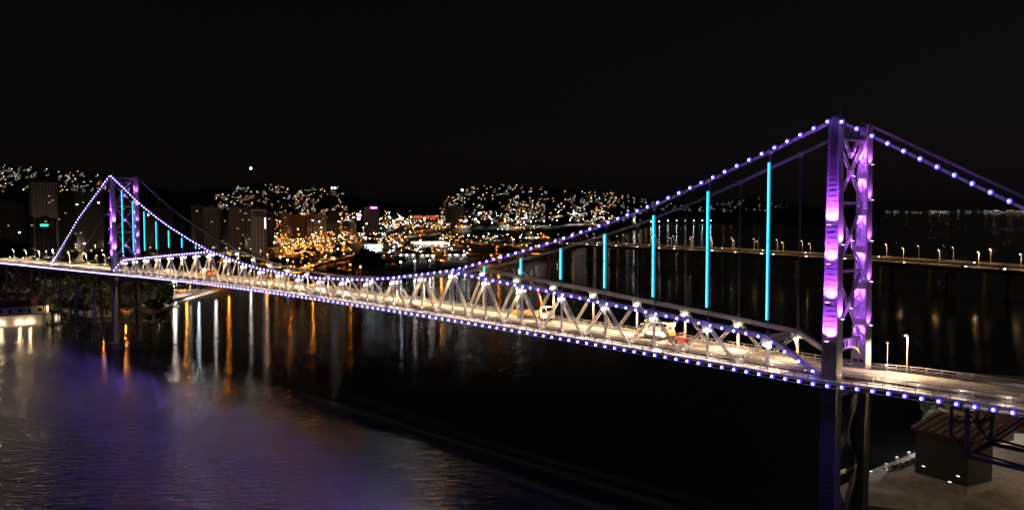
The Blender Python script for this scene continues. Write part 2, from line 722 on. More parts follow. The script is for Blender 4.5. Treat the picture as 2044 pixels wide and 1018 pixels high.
hl = MB()
hl.box(-.12, .12, -.06, .06, -.05, .05, 0)
hl.box(-.1, .1, -.08, -.061, -.04, .04, 1)
WFL = hl.mesh('walkway_fill_lamp', [STEEL_D, emit('walkway_fill_lens', (1, .85, .85), 4.0)])
for i in range(101):  # lamps added along the inner railing to brighten the walkway
    x = X0 + 1 + 6.2865 * i
    if x > 400:
        break
    binst('walkway_fill_lamp', WFL, (x, -1.0, walk(x) + 1.05))
    if abs(x - XL) > 5 and abs(x - XR) > 5:
        bl('POINT', (x, -1.6, walk(x) + 1.1), 110, (1.0, .76, .66), radius=.2)

# trusses -------------------------------------------------------------
fl = MB()
fl.box(-.22, .22, -.16, .16, .12, .34, 0)
fl.box(-.04, .04, -.04, .04, .3, .75, 0)
fl.ball((0, 0, 0), .36, 1, 8, 5, .75)
FLOOD = fl.mesh('truss_floodlight', [STEEL_D, E_TRUSS])
for y0, sg in ((0.0, 1), (W, -1)):
    tr = empty('truss', tuple(OFF @ Vector((169.5, y0, 0))), 0, bridge)
    TO = Matrix.Translation((-169.5, -y0, 0))

    def tp(mb, name, mat):
        mb.xform(TO)
        return mb.build(name, mat, tr)
    bot = lambda x: led(x) + .3
    nodes = [XL + 1.8] + [(AX[i] + AX[i + 1]) / 2 for i in range(25)] + [XR - 1.8]
    for i in range(26):
        x, za = AX[i], ZCH[i]
        mb = MB()
        mb.beam((x - .16, y0, bot(x)), (x - .16, y0, za - .4), .34, .12, side=(0, 1, 0))
        mb.beam((x + .16, y0, bot(x)), (x + .16, y0, za - .4), .34, .12, side=(0, 1, 0))
        mb.beam((x, y0, bot(x)), (x, y0, za - .4), .1, .28, side=(0, 1, 0))
        tp(mb, 'vertical_post', STEEL)
        for xn in (nodes[i], nodes[i + 1]):
            if (i == 0 and xn == nodes[0]) or (i == 25 and xn == nodes[26]):
                continue
            tp(laced(MB(), (x, y0, za - .3), (xn, y0, bot(xn)), .5, (0, -1, 0), .34, .62, .12), 'diagonal', STEEL)
        mb = MB()
        mb.hexa([(x - .9, y0 - .24, za - 1.15), (x + .9, y0 - .24, za - 1.15), (x + .9, y0 + .24, za - 1.15), (x - .9, y0 + .24, za - 1.15),
                 (x - 1.4, y0 - .24, za - .3), (x + 1.4, y0 - .24, za - .3), (x + 1.4, y0 + .24, za - .3), (x - 1.4, y0 + .24, za - .3)])
        tp(mb, 'gusset_plate', STEEL)
        for yy in ((-.72, .72) if sg == 1 else (-.72,)):
            o = inst('truss_floodlight', FLOOD, (x - 169.5, yy, ZA[i] - .45), 0, tr)
            inside = yy * sg > 0
            if inside:
                lamp('SPOT', (x - 169.5, yy, ZA[i] - .72), 12000, (1.0, .66, .36), tr, .25, aim=(0, .32 * sg, -1), angle=158 if sg == 1 else 106, blend=.5)
    # top chord outside the middle stretch where the eyebar chain takes over
    for i in list(range(0, 7)) + list(range(18, 25)):
        a, c = Vector((AX[i], y0, ZCH[i])), Vector((AX[i + 1], y0, ZCH[i + 1]))
        mb = MB()
        for yy in (-.4, .4):
            mb.beam(a + Vector((0, yy, 0)), c + Vector((0, yy, 0)), .08, .8)
        for zz in (.4,):
            n = 14
            for k in range(n):
                s = 1 if k % 2 else -1
                p = a.lerp(c, k / n) + Vector((0, s * .36, zz))
                q = a.lerp(c, (k + 1) / n) + Vector((0, -s * .36, zz))
                mb.beam(p, q, .22, .04)
        for k in (0, .5, 1):
            p = a.lerp(c, .02 + k * .96 - .06 * (k > 0))
            mb.beam(p + Vector((0, 0, .41)), p + (c - a).normalized() * .9 + Vector((0, 0, .41)), .78, .05)
        tp(mb, 'top_chord', CHORD)
    for i, xt, s in ((0, XL + 1.6, -1), (25, XR - 1.6, 1)):
        mb = MB()
        a, c = Vector((AX[i], y0, ZCH[i])), Vector((xt, y0, led(xt) + .9))
        for yy in (-.4, .4):
            mb.beam(a + Vector((0, yy, 0)), c + Vector((0, yy, 0)), .08, .8)
        mb.beam(a + Vector((0, 0, .36)), c + Vector((0, 0, .36)), .8, .06)
        mb.beam(a + Vector((0, 0, -.36)), c + Vector((0, 0, -.36)), .8, .06)
        tp(mb, 'end_post', CHORD)

# portal frames where the trusses end, seen as laced arches over the road
for i in (0, 25):
    x, z = AX[i], ZCH[i]
    mb = MB()
    for zz in (.3, -.9):
        mb.beam((x, .4, z + zz), (x, W - .4, z + zz), .2, .2)
    n = 12
    for k in range(n):
        ya, yb = .4 + (W - .8) * k / n, .4 + (W - .8) * (k + 1) / n
        mb.beam((x, ya, z + .3), (x, yb, z - .9), .09, .09)
        mb.beam((x, ya, z - .9), (x, yb, z + .3), .09, .09)
    for s, yb in ((1, .3), (-1, W - .3)):
        pr = None
        for k in range(7):
            a = k / 6 * math.pi / 2
            p = Vector((x, yb + s * 2.6 * (1 - math.cos(a)), z - 3.4 + 2.5 * math.sin(a)))
            if pr is not None:
                mb.beam(pr, p, .2, .2)
            pr = p
    bpart(mb, 'portal_frame', CHORD)

# eyebar chains and hangers --------------------------------------------


def cable_pts(y):
    pts = [(-92.0, y, led(-92) + .6), (-45, y, 57.6), (XL, y, ZTOP)]
    pts += [(AX[i], y, ZC[i]) for i in range(26)]
    pts += [(XR, y, ZTOP), (382, y, 54.9), (424.0, y, 35.0)]
    return [Vector(p) for p in pts]


for y0 in (0.0, W):
    ch = empty('eyebar_chain', tuple(OFF @ Vector((169.5, y0, 0))), 0, bridge)
    TO = Matrix.Translation((-169.5, -y0, 0))
    pts = cable_pts(y0)
    for k, (a, c) in enumerate(zip(pts, pts[1:])):
        mb = MB()
        mid = 9 < k < 21
        hh = .62 if mid else .42
        for yy in (-.3, -.1, .1, .3):
            mb.beam(a + Vector((0, yy, 0)), c + Vector((0, yy, 0)), .07, hh)
        mb.tube(c + Vector((0, -.45, 0)), c + Vector((0, .45, 0)), .36, 10)
        if mid:
            for q in range(12):
                p = a.lerp(c, (q + .5) / 12)
                mb.beam(p + Vector((-.2, -.4, .34)), p + Vector((.2, .4, .34)), .12, .05)
        mb.xform(TO)
        mb.build('eyebar', CHORD, ch)
    for i in list(range(0, 7)) + list(range(19, 26)):
        a, c = Vector((AX[i], y0, ZCH[i] + .45)), Vector((AX[i], y0, ZC[i] - .2))
        if c.z - a.z < .8:
            continue
        mb = MB()
        for xx in (-.12, .12):
            mb.tube(a + Vector((xx, 0, 0)), c + Vector((xx, 0, 0)), .05, 6)
        mb.box(a.x - .25, a.x + .25, y0 - .12, y0 + .12, a.z, a.z + .5)
        mb.box(c.x - .25, c.x + .25, y0 - .12, y0 + .12, c.z - .6, c.z)
        mb.xform(TO)
        h = mb.build('hanger', STEEL_D, ch)
        if y0 == 0 and c.z - a.z > 3.0:
            lo, hi = a.z + min(2.6, .22 * (c.z - a.z) + .5), c.z - min(1.7, .12 * (c.z - a.z) + .3)
            for seg in ((lo, lo + (hi - lo) * .5 - .04), (lo + (hi - lo) * .5 + .04, hi)) if hi - lo > 8 else ((lo, hi),):
                mb = MB()
                mb.tube((a.x, -.28, seg[0]), (a.x, -.28, seg[1]), .28, 8, mi=0)
                mb.tube((a.x, -.50, seg[0] + .05), (a.x, -.50, seg[1] - .05), .13, 6, mi=1)
                mb.xform(TO)
                mb.build('led_tube', [E_CYANHALO, E_CYANC], ch if False else h)

# violet lamps ---------------------------------------------------------
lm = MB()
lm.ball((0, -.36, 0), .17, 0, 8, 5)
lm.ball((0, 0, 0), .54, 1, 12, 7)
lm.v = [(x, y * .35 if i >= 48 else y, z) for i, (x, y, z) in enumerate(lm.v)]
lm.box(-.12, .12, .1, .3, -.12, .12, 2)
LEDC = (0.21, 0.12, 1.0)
LEDM = lm.mesh('violet_lamp', [E_LED, E_LEDHALO, STEEL_D])
pts = cable_pts(0.0)
n5 = {}
for k, (a, c) in enumerate(zip(pts, pts[1:])):
    n = max(1, round(abs(c.x - a.x) / 2.515))
    for q in range(n):
        p = a.lerp(c, (q + .5) / n)
        if p.x > 385:
            continue
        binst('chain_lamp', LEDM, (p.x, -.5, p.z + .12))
        bl('POINT', (p.x, -1.1, p.z + .12), 38, LEDC, radius=.15)
for i in list(range(0, 7)) + list(range(18, 25)):
    a, c = Vector((AX[i], 0, ZCH[i])), Vector((AX[i + 1], 0, ZCH[i + 1]))
    for q in range(5):
        p = a.lerp(c, (q + .5) / 5)
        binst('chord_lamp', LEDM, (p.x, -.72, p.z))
        bl('POINT', (p.x, -1.3, p.z), 50, LEDC, radius=.15)
for i, xt in ((0, XL + 1.6), (25, XR - 1.6)):
    a, c = Vector((AX[i], 0, ZCH[i])), Vector((xt, 0, led(xt) + .9))
    for q in range(4):
        p = a.lerp(c, (q + .5) / 4)
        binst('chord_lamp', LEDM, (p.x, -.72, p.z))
        bl('POINT', (p.x, -1.3, p.z), 50, LEDC, radius=.15)
for i in range(int((386 - X0) / 2.515)):
    x = X0 + 1.2 + 2.515 * i
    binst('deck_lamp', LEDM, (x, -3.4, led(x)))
    if i % 3 == 1 and not -165 < x < -72:
        bl('SPOT', (x, -3.98, led(x)), 4200 if x > -60 else 1200, LEDC, radius=.15, aim=(0, -.75, -.66), angle=160, blend=.7)

# towers ---------------------------------------------------------------


def leg_w(z):
    return 2.7 - .9 * max(0, min(1, (z - 34) / 42)), 2.0 - .4 * max(0, min(1, (z - 34) / 42))


def slab(mb, x0a, x1a, x0b, x1b, y0a, y1a, y0b, y1b, za, zb, mi=0):
    mb.hexa([(x0a, y0a, za), (x1a, y0a, za), (x1a, y1a, za), (x0a, y1a, za), (x0b, y0b, zb), (x1b, y0b, zb), (x1b, y1b, zb), (x0b, y1b, zb)], mi)


fx = MB()
fx.box(-.35, .35, -.2, .2, -.12, .12, 0)
fx.box(-.28, .28, -.14, .14, .121, .16, 1)
fx.box(-.06, .06, .15, .5, -.06, .06, 0)
FIX = fx.mesh('tower_floodlight', [STEEL_D, E_PURP])
PC = (0.35, 0.055, 1.0)

for xc in (XL, XR):
    tw = empty('tower', tuple(OFF @ Vector((xc, W / 2, 0))), 0, bridge)
    TO = Matrix.Translation((-xc, -W / 2, 0))

    def tpart(mb, name, mats, parent=None):
        mb.xform(TO)
        return mb.build(name, mats, parent or tw)

    def tl(kind, loc, e, col, **k):
        return lamp(kind, tuple(TO @ Vector(loc)), e, col, tw, **k)
    zs = [2.5, 18, 34, 46, 58, 68, 76.2]
    for yc, s in ((0.0, -1), (W, 1)):
        mb = MB()
        for za, zb in zip(zs, zs[1:]):
            (wa, da), (wb, db) = leg_w(za), leg_w(zb)
            for sx in (-1, 1):                         # side plates
                x0a, x1a = sorted((xc + sx * wa / 2, xc + sx * (wa / 2 - .3)))
                x0b, x1b = sorted((xc + sx * wb / 2, xc + sx * (wb / 2 - .3)))
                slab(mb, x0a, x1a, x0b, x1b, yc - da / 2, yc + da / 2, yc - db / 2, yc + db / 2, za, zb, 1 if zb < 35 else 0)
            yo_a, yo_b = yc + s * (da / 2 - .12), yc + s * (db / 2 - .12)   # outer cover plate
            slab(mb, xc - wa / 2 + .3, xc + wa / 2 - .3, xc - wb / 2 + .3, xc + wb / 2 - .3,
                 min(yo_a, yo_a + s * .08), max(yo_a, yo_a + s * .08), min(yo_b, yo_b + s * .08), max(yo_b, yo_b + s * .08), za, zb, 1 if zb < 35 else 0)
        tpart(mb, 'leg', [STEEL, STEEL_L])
        mb = MB()                                     # riveted ribs on the outer face
        z = 5.0
        while z < 75.5:
            w, d = leg_w(z)
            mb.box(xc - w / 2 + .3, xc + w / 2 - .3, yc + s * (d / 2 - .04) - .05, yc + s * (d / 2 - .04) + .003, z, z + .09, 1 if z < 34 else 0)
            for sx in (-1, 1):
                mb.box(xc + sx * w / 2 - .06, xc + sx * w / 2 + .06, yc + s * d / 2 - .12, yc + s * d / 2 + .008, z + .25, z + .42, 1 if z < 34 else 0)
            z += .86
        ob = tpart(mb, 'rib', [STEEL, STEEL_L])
        ob['kind'] = 'stuff'
        # inner face: batten plates and X lacing
        z = 36.0 if s > 0 else 38
        mb = MB()
        bt = MB()
        while z < 74:
            w, d = leg_w(z)
            yi = yc - s * (d / 2 - .06)
            bt.box(xc - w / 2 + .3, xc + w / 2 - .3, yi - .05, yi + .05, z, z + 1.15)
            for k in range(3):
                if z + 1.2 + (k + 1) * 1.65 > 75.8:
                    break
                za, zb = z + 1.2 + k * 1.65, z + 1.2 + (k + 1) * 1.65
                for q in (-1, 1):
                    mb.beam((xc + q * (w / 2 - .36), yi, za), (xc - q * (w / 2 - .36), yi, zb), .1, .16, side=(0, 1, 0))
            z += 6.3
        tpart(mb, 'lacing', STEEL)
        tpart(bt, 'batten_plate', STEEL)
        # base plate, foot and saddle
        mb = MB()
        w, d = leg_w(76)
        mb.box(xc - w / 2 - .2, xc + w / 2 + .2, yc - d / 2 - .15, yc + d / 2 + .15, 76.2, 76.6)
        mb.tube((xc, yc - .7, 76.9), (xc, yc + .7, 76.9), .55, 12)
        tpart(mb, 'saddle', STEEL)
        mb = MB()
        mb.hexa([(xc - 5, yc - 3.6, -4), (xc + 5, yc - 3.6, -4), (xc + 5, yc + 3.6, -4), (xc - 5, yc + 3.6, -4),
                 (xc - 3.2, yc - 2.4, 2.5), (xc + 3.2, yc - 2.4, 2.5), (xc + 3.2, yc + 2.4, 2.5), (xc - 3.2, yc + 2.4, 2.5)])
        tpart(mb, 'pier', CONC_D)
        # floodlights washing up the legs
        lv = (40.7, 47.1, 53.4, 59.8)
        if s < 0:
            for z in lv:
                w, d = leg_w(z)
                inst('floodlight', FIX, tuple(TO @ Vector((xc, yc - d / 2 - 1.0, z - .2))), 0, tw)
                tl('SPOT', (xc, yc - d / 2 - 1.0, z + .1), 12500 if z < 59 else 17000, PC, radius=.2, aim=(0, .22, 1), angle=110, blend=.7)
            for z in (44.4, 56.6):
                w, d = leg_w(z)
                tl('SPOT', (xc + w / 2 + .5, yc - .1, z), 3200, (.65, .14, 1.0), radius=.15, aim=(-.25, 0, 1), angle=100, blend=.8)
                inst('floodlight', FIX, tuple(TO @ Vector((xc + w / 2 + .5, yc - .1, z - .25))), R(90), tw)
                tl('SPOT', (xc - w / 2 - .5, yc - .1, z), 3200, (.65, .14, 1.0), radius=.15, aim=(.25, 0, 1), angle=100, blend=.8)
        else:
            for z in (42.2, 48.6, 54.9, 61.2, 67.4, 72.0):
                w, d = leg_w(z)
                tl('POINT', (xc, yc - .15, z - .4), 900, (.42, .10, 1.0), radius=.15)
            for z in (42.5, 50, 57, 64, 70):
                w, d = leg_w(z)
                tl('SPOT', (xc + w / 2 + .5, yc - .2, z), 800, (.6, .13, 1.0), radius=.15, aim=(-.22, 0, 1), angle=110, blend=.8)
                inst('floodlight', FIX, tuple(TO @ Vector((xc + w / 2 + .5, yc - .2, z - .25))), R(90), tw)
    # cross bracing between the legs
    lev = (40.5, 51.9, 63.3, 73.6)
    for za, zb in zip(lev, lev[1:]):
        a, bq = .9, W - .9
        tpart(laced(MB(), (xc, a, za + .3), (xc, bq, zb - .3), .62, (1, 0, 0), .24, .75, .13), 'cross_brace', STEEL)
        tpart(laced(MB(), (xc, bq, za + .3), (xc, a, zb - .3), .62, (1, 0, 0), .2, .75, .13), 'cross_brace', STEEL)
        zm = (za + zb) / 2
        mb = MB()
        mb.box(xc - .3, xc + .3, W / 2 - .7, W / 2 + .7, zm - .55, zm + .55)
        tpart(mb, 'gusset_plate', STEEL)
        for dy in (-1.2, 1.2):
            tl('POINT', (xc + .75, W / 2 + dy, zm - 1.0), 70, (.5, .1, 1.0), radius=.12)
            tl('POINT', (xc - .75, W / 2 + dy, zm - 1.0), 40, (.5, .1, 1.0), radius=.12)
        inst('floodlight', FIX, tuple(TO @ Vector((xc + .6, W / 2, zm - .75))), R(90), tw)
    for z in lev[1:3]:
        mb = MB()
        mb.beam((xc, .9, z), (xc, W - .9, z), .5, .42)
        tpart(mb, 'strut', STEEL)
    # lower braces under the deck
    for za, zb in ((4, 17.5), (17.5, 31)):
        a, bq = .9, W - .9
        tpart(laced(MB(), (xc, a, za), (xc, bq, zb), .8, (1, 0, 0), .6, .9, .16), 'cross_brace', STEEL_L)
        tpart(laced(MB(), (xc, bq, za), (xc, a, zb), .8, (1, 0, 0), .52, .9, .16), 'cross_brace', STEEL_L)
        mb = MB()
        mb.beam((xc, .9, zb + .2), (xc, W - .9, zb + .2), .6, .5)
        tpart(mb, 'strut', STEEL)
    # portal over the road
    mb = MB()
    mb.beam((xc, .8, 40.3), (xc, W - .8, 40.3), .7, .35)
    arc = [(.9, 37.3), (2.2, 38.4), (3.6, 38.9), (W / 2, 39.0), (W - 3.6, 38.9), (W - 2.2, 38.4), (W - .9, 37.3)]
    for (ya, za), (yb, zb) in zip(arc, arc[1:]):
        mb.beam((xc, ya, za), (xc, yb, zb), .7, .35)
    tpart(mb, 'portal', STEEL)
    for k in range(7):
        ya = 1.6 + k * (W - 3.2) / 6
        zb = [z0 + (z1 - z0) * (ya - y0) / (y1 - y0) for (y0, z0), (y1, z1) in zip(arc, arc[1:]) if y0 <= ya <= y1][0]
        mb = MB()
        mb.beam((xc, ya, zb), (xc, ya, 40.2), .24, .5, side=(0, 1, 0))
        tpart(mb, 'portal_post', STEEL)
    tl('POINT', (xc + .9, W / 2, 39.5), 160, (.6, .15, 1.0), radius=.15)
    # top girder
    mb = MB()
    mb.beam((xc, .7, 73.9), (xc, W - .7, 73.9), .7, .3)
    mb.beam((xc, .7, 76.0), (xc, W - .7, 76.0), .7, .3)
    for k in range(6):
        ya = 1.2 + k * (W - 2.4) / 6
        mb.beam((xc + .15, ya, 74), (xc + .15, ya + (W - 2.4) / 6, 75.9), .1, .1)
        mb.beam((xc - .15, ya, 75.9), (xc - .15, ya + (W - 2.4) / 6, 74), .1, .1)
        mb.beam((xc, ya, 74), (xc, ya, 75.9), .5, .14, side=(1, 0, 0))
    tpart(mb, 'top_girder', STEEL)
    mb = MB()
    for s, ya in ((1, 3.0), (-1, W - 3.0)):
        laced(mb, (xc, ya, 73.8), (xc, W / 2, 71.0), .5, (1, 0, 0), .4, .6, .12)
    tpart(mb, 'knee_brace', STEEL)
    tl('POINT', (xc + .8, W / 2 + 1.5, 71.6), 300, (.6, .15, 1.0), radius=.12)
    mb = MB()
    mb.tube((xc + .6, 0, 76.6), (xc + .6, 0, 79.2), .05, 6, .03)
    tpart(mb, 'lightning_rod', STEEL)
    mb = MB()
    w, d = leg_w(36)
    mb.box(xc + w / 2 - .9, xc + w / 2 - .15, W - d / 2 - .08, W - d / 2 - .03, 37.0, 38.6, 0)
    mb.box(xc - w / 2 + .35, xc - .12, W - d / 2 - .09, W - d / 2 - .04, 35.9, 36.5, 1)
    mb.box(xc + .12, xc + w / 2 - .35, W - d / 2 - .09, W - d / 2 - .04, 35.9, 36.5, 1)
    tpart(mb, 'plaque', [STEEL, PLATEM])

# trestles and deck trusses of the approach spans ------------------------
for xb in (-26, -52, -78, -104, -130, -156, -182, -208):
    zt = led(xb) - .5
    tb = MB()
    for y0 in (0, W):
        tb.beam((xb - 1, y0, zt), (xb - 2.2, y0 + (-1.5 if y0 == 0 else 1.5), 0), .5, .5)
        tb.beam((xb + 1, y0, zt), (xb + 2.2, y0 + (-1.5 if y0 == 0 else 1.5), 0), .5, .5)
    for sx in (-1, 1):
        for k in range(3):
            za, zb = zt - k * 10, zt - (k + 1) * 10
            tb.beam((xb + sx * (1 + k * .4), -k * .5, za), (xb + sx * (1.4 + k * .4), W + (k + 1) * .5, zb), .25, .25)
            tb.beam((xb + sx * (1 + k * .4), W + k * .5, za), (xb + sx * (1.4 + k * .4), -(k + 1) * .5, zb), .25, .25)
    bpart(tb, 'trestle', STEEL_D)
for y0 in (0.4, W - .4):
    mb = MB()
    loft(mb, y0 - .15, y0 + .15, led, -2.2, -.56, [x for x in XS if x < -4])
    bpart(mb, 'approach_girder', STEEL_D)
zt, zl = 33.0, 25.6
for y0 in (0.0, W):
    mb = MB()
    mb.beam((360.5, y0, zt), (360.5, y0, zl), .55, .55)
    mb.beam((358.2, y0, zt), (358.2, y0, 28.5), .4, .4)
    mb.beam((358.2, y0, 30.6), (361, y0, 30.6), .3, .3)
    mb.beam((358.2, y0, 28.5), (360.5, y0, zl), .35, .35)
    mb.beam((360.8, y0 - .35, zl + .2), (368.4, y0 - .35, zt), .22, .3)
    mb.beam((360.8, y0 + .35, zl + .2), (368.4, y0 + .35, zt), .22, .3)
    mb.beam((360.3, y0, zl), (400, y0, zl - 1.5), .5, .5)
    mb.beam((360.3, y0, zl + .9), (376, y0, zl - .6), .3, .3)
    mb.beam((376, y0, zl - .5), (376, y0, zt), .4, .4)
    mb.beam((376, y0, zl - .5), (384, y0, zt), .35, .35)
    mb.beam((392, y0, zl - 1.2), (384, y0, zt), .35, .35)
    mb.beam((400, y0, -2), (400, y0, zt), .8, .8)
    bpart(mb, 'deck_truss', STEEL_D)
for x, z in ((368.3, zt - .4), (376, zl - .5), (400, zl - 1.5)):
    bpart(MB_beam((x, 0, z), (x, W, z), .3, .35), 'sway_beam', STEEL_D)
mb = MB()
for x, z in ((360.5, zl), (360.5, 30)):
    mb.beam((x, 0, z), (x, W, z), .3, .35)
mb.beam((360.5, 0, zl), (360.5, W, 32.5), .2, .2)
mb.beam((360.5, W, zl), (360.5, 0, 32.5), .2, .2)
bpart(mb, 'sway_frame', STEEL_D)

# ------------------------------------------------------------------ lamp posts on the bridge
def lamp_post(name, h, arm, headmat, r=.16, hr=.2):
    root = empty(name)
    mb = MB()
    mb.tube((0, 0, 0), (0, 0, h), r * .6, 8, r * .4)
    mb.tube((0, 0, 0), (0, 0, .5), r, 8)
    mb.build('pole', RAILM, root)
    mb = MB()
    if arm:
        mb.tube((0, 0, h - .1), (0, -arm, h + .1), r * .3, 6)
    mb.box(-.14, .14, -arm - .35, -arm + .3, h + .08, h + .2, 0)
    mb.box(-.11, .11, -arm - .3, -arm + .25, h + .02, h + .079, 1)
    mb.ball((0, -arm, h + .02), hr, 1, 8, 4, .6)
    mb.build('lamp_head', [STEEL_D, headmat], root)
    return root


def place(proto, loc, rz, label, cat, group, first, power=0, col=(1, .82, .6), h=6, s=1.0, arm=0):
    o = proto if first else copy_tree(proto)
    o.location = loc
    o.rotation_euler = (0, 0, rz)
    if s != 1.0:
        o.scale = (s, s, s)
    tag(o, label, cat, group)
    if power:
        lamp('SPOT', (0, -arm, h - .25), power, col, o, .2, aim=(0, 0, -1), angle=166, blend=.3)
    return o


tall = lamp_post('street_lamp', 6.6, .8, E_POST)
short = lamp_post('street_lamp', 3.3, .35, E_POST, .12, .2)
first = True
for x in (346.0, 392.0):
    place(tall, (x, 12.6, walk(x)), 0, 'tall slim lamp post on the far walkway just right of the right tower' if first else
          'tall slim lamp post at the right end of the bridge', 'street lamp', None, first, 12000, (1, .70, .40), 6.6, 1, .8)
    first = False
for k, x in enumerate((-22, -50, -78, -106, -134, -162, -190, -218)):
    place(tall, (x, 12.6, walk(x)), 0, 'tall lamp post on the far side of the left bridge approach', 'street lamp', 'tall lamp posts along the left approach', False, 5500, (1, .76, .46), 6.6, 1, .8)
first = True
for x in (348.2, 378.0):
    place(short, (x, -.5, walk(x)), R(180), 'short white lamp post on the near walkway right of the right tower' if first else
          'short white lamp post near the right picture edge', 'street lamp', None, first, 2400, (1, .72, .42), 3.3, 1, .35)
    first = False
for x in (-12, -34, -62, -90, -118, -146, -174, -204):
    place(short, (x, -.5, walk(x)), R(180), 'short lamp post on the near side of the left bridge approach', 'street lamp', 'short lamp posts along the left approach', False, 2200, (1, .76, .48), 3.3, 1, .35)
dark = lamp_post('camera_pole', 5.0, .3, STEEL_D, .1, .12)
tag(dark, 'thin unlit grey pole on the far walkway beside the right tower', 'pole')
dark.location = (342.6, 12.6, walk(342.6))

# ------------------------------------------------------------------ vehicles
wm = MB()
wm.tube((0, -.12, 0), (0, .12, 0), .48, 12, mi=0)
wm.tube((0, -.13, 0), (0, .13, 0), .26, 10, mi=1)
WHEEL = wm.mesh('wheel', [BLACK, STEEL])


def cab(root, x0, x1, w, z0, z1, mat, nose=.35):
    mb = MB()
    zm = z0 + (z1 - z0) * .45
    mb.hexa([(x0, -w, z0), (x1, -w, z0), (x1, w, z0), (x0, w, z0), (x0, -w, zm), (x1, -w, zm), (x1, w, zm), (x0, w, zm)])
    mb.hexa([(x0, -w, zm), (x1, -w, zm), (x1, w, zm), (x0, w, zm), (x0, -w + .08, z1), (x1 - nose, -w + .08, z1), (x1 - nose, w - .08, z1), (x0, w - .08, z1)])
    mb.box(x1, x1 + .12, -w, w, z0 - .05, z0 + .35)
    c = mb.build('cab', mat, root)
    mb = MB()
    e = .02
    mb.quad((x1 - nose * .12 + e, -w + .12, zm + .08), (x1 - nose * .12 + e, w - .12, zm + .08), (x1 - nose * .85 + e, w - .16, z1 - .2), (x1 - nose * .85 + e, -w + .16, z1 - .2))
    for s in (-1, 1):
        yy = s * (w + .012)
        y2 = s * (w - .055)
        a = [(x0 + .45, yy, zm + .06), (x1 - nose * .3, yy, zm + .06), (x1 - nose - .05, y2, z1 - .25), (x0 + .45, y2, z1 - .25)]
        mb.poly(a if s < 0 else a[::-1])
    mb.build('cab_window', GLASSD, c)
    mb = MB()
    for s in (-1, 1):
        mb.box(x1 + .12, x1 + .16, s * (w - .3) - .16, s * (w - .3) + .16, z0 + .1, z0 + .3)
    mb.build('headlight', WHITE, c)
    return c


# white crane truck
t1 = empty('crane_truck', (261.2, 7.0, road(261)), R(.3))
tag(t1, 'white crane truck with raised orange boom parked on the bridge road', 'truck')
cab(t1, 2.9, 5.1, 1.2, .75, 3.3, WHITE, .5)
mb = MB()
mb.box(-5.2, 3.0, -.45, .45, .6, .95)
mb.box(-5.0, 2.7, -1.0, 1.0, .4, .6)
mb.build('chassis', STEEL_D, t1)
mb = MB()
mb.box(-5.4, 2.2, -1.25, 1.25, .96, 1.15)
for y in (-1.24, 1.18):
    mb.box(-5.4, 2.2, y, y + .06, 1.15, 1.75)
mb.box(-5.4, -5.34, -1.24, 1.24, 1.15, 1.75)
mb.build('flatbed', pbr('faded_yellow', (.42, .33, .16), .6), t1)
mb = MB()
for k in range(6):
    mb.box(-4.8 + k * .95, -4.2 + k * .95, -.9 + .1 * (k % 2), .8, 1.16, 1.5 + .28 * (k % 3))
mb.build('load', pbr('timber_load', (.33, .22, .12), .8, 0, .4, 2), t1)
for x in (-4.2, -2.9, 3.9):
    for y in (-1.05, 1.05):
        inst('wheel', WHEEL, (x, y, .48), 0, t1)
mb = MB()
mb.tube((2.45, 0, .9), (2.45, 0, 3.0), .28, 8)
mb.beam((2.45, 0, 2.9), (.6, .1, 7.2), .34, .4)
mb.beam((.6, .1, 7.2), (-2.6, .2, 9.7), .26, .32)
mb.tube((2.3, .25, 2.2), (1.5, .3, 5.0), .08, 6)
cr = mb.build('crane_boom', ORANGE, t1)
mb = MB()
mb.beam((-2.4, .2, 9.55), (-4.6, .2, 11.0), .2, .22)
mb.box(-4.9, -4.4, 0, .4, 10.5, 11.1)
mb.build('boom_extension', WHITE, cr)

# white flatbed van facing left
t2 = empty('flatbed_van', (297.2, 4.9, road(297)), R(180.5))
tag(t2, 'white flatbed van facing left with a pale tarp over its load', 'van')
mb = MB()
mb.hexa([(2.6, -.95, .5), (4.1, -.95, .5), (4.1, .95, .5), (2.6, .95, .5), (2.6, -.95, 1.1), (4.05, -.95, 1.0), (4.05, .95, 1.0), (2.6, .95, 1.1)])
mb.hexa([(1.2, -.98, .5), (2.6, -.95, .5), (2.6, .95, .5), (1.2, .98, .5), (1.2, -.9, 2.0), (1.95, -.86, 1.95), (1.95, .86, 1.95), (1.2, .9, 2.0)])
c = mb.build('cab', WHITE, t2)
mb = MB()
mb.quad((2.62, -.8, 1.16), (2.62, .8, 1.16), (2.0, .75, 1.88), (2.0, -.75, 1.88))
for s in (-1, 1):
    a = [(1.4, s * .96, 1.2), (2.45, s * .95, 1.2), (1.98, s * .905, 1.82), (1.4, s * .915, 1.82)]
    mb.poly(a if s < 0 else a[::-1])
mb.build('cab_window', GLASSD, c)
mb = MB()
mb.box(-3.3, 1.15, -.4, .4, .45, .7)
mb.build('chassis', STEEL_D, t2)
mb = MB()
mb.box(-3.4, 1.1, -1.0, 1.0, .71, .85)
for y in (-1.0, .95):
    mb.box(-3.4, 1.1, y, y + .05, .85, 1.15)
mb.build('flatbed', STEEL_D, t2)
mb = MB()
mb.hexa([(-3.3, -.94, .86), (1.0, -.94, .86), (1.0, .94, .86), (-3.3, .94, .86), (-3.1, -.6, 1.75), (.8, -.6, 1.75), (.8, .6, 1.75), (-3.1, .6, 1.75)])
mb.build('tarp', WHITE, t2)
for x in (-2.2, 3.2):
    for y in (-.9, .9):
        o = inst('wheel', WHEEL, (x, y, .38), 0, t2, .8)

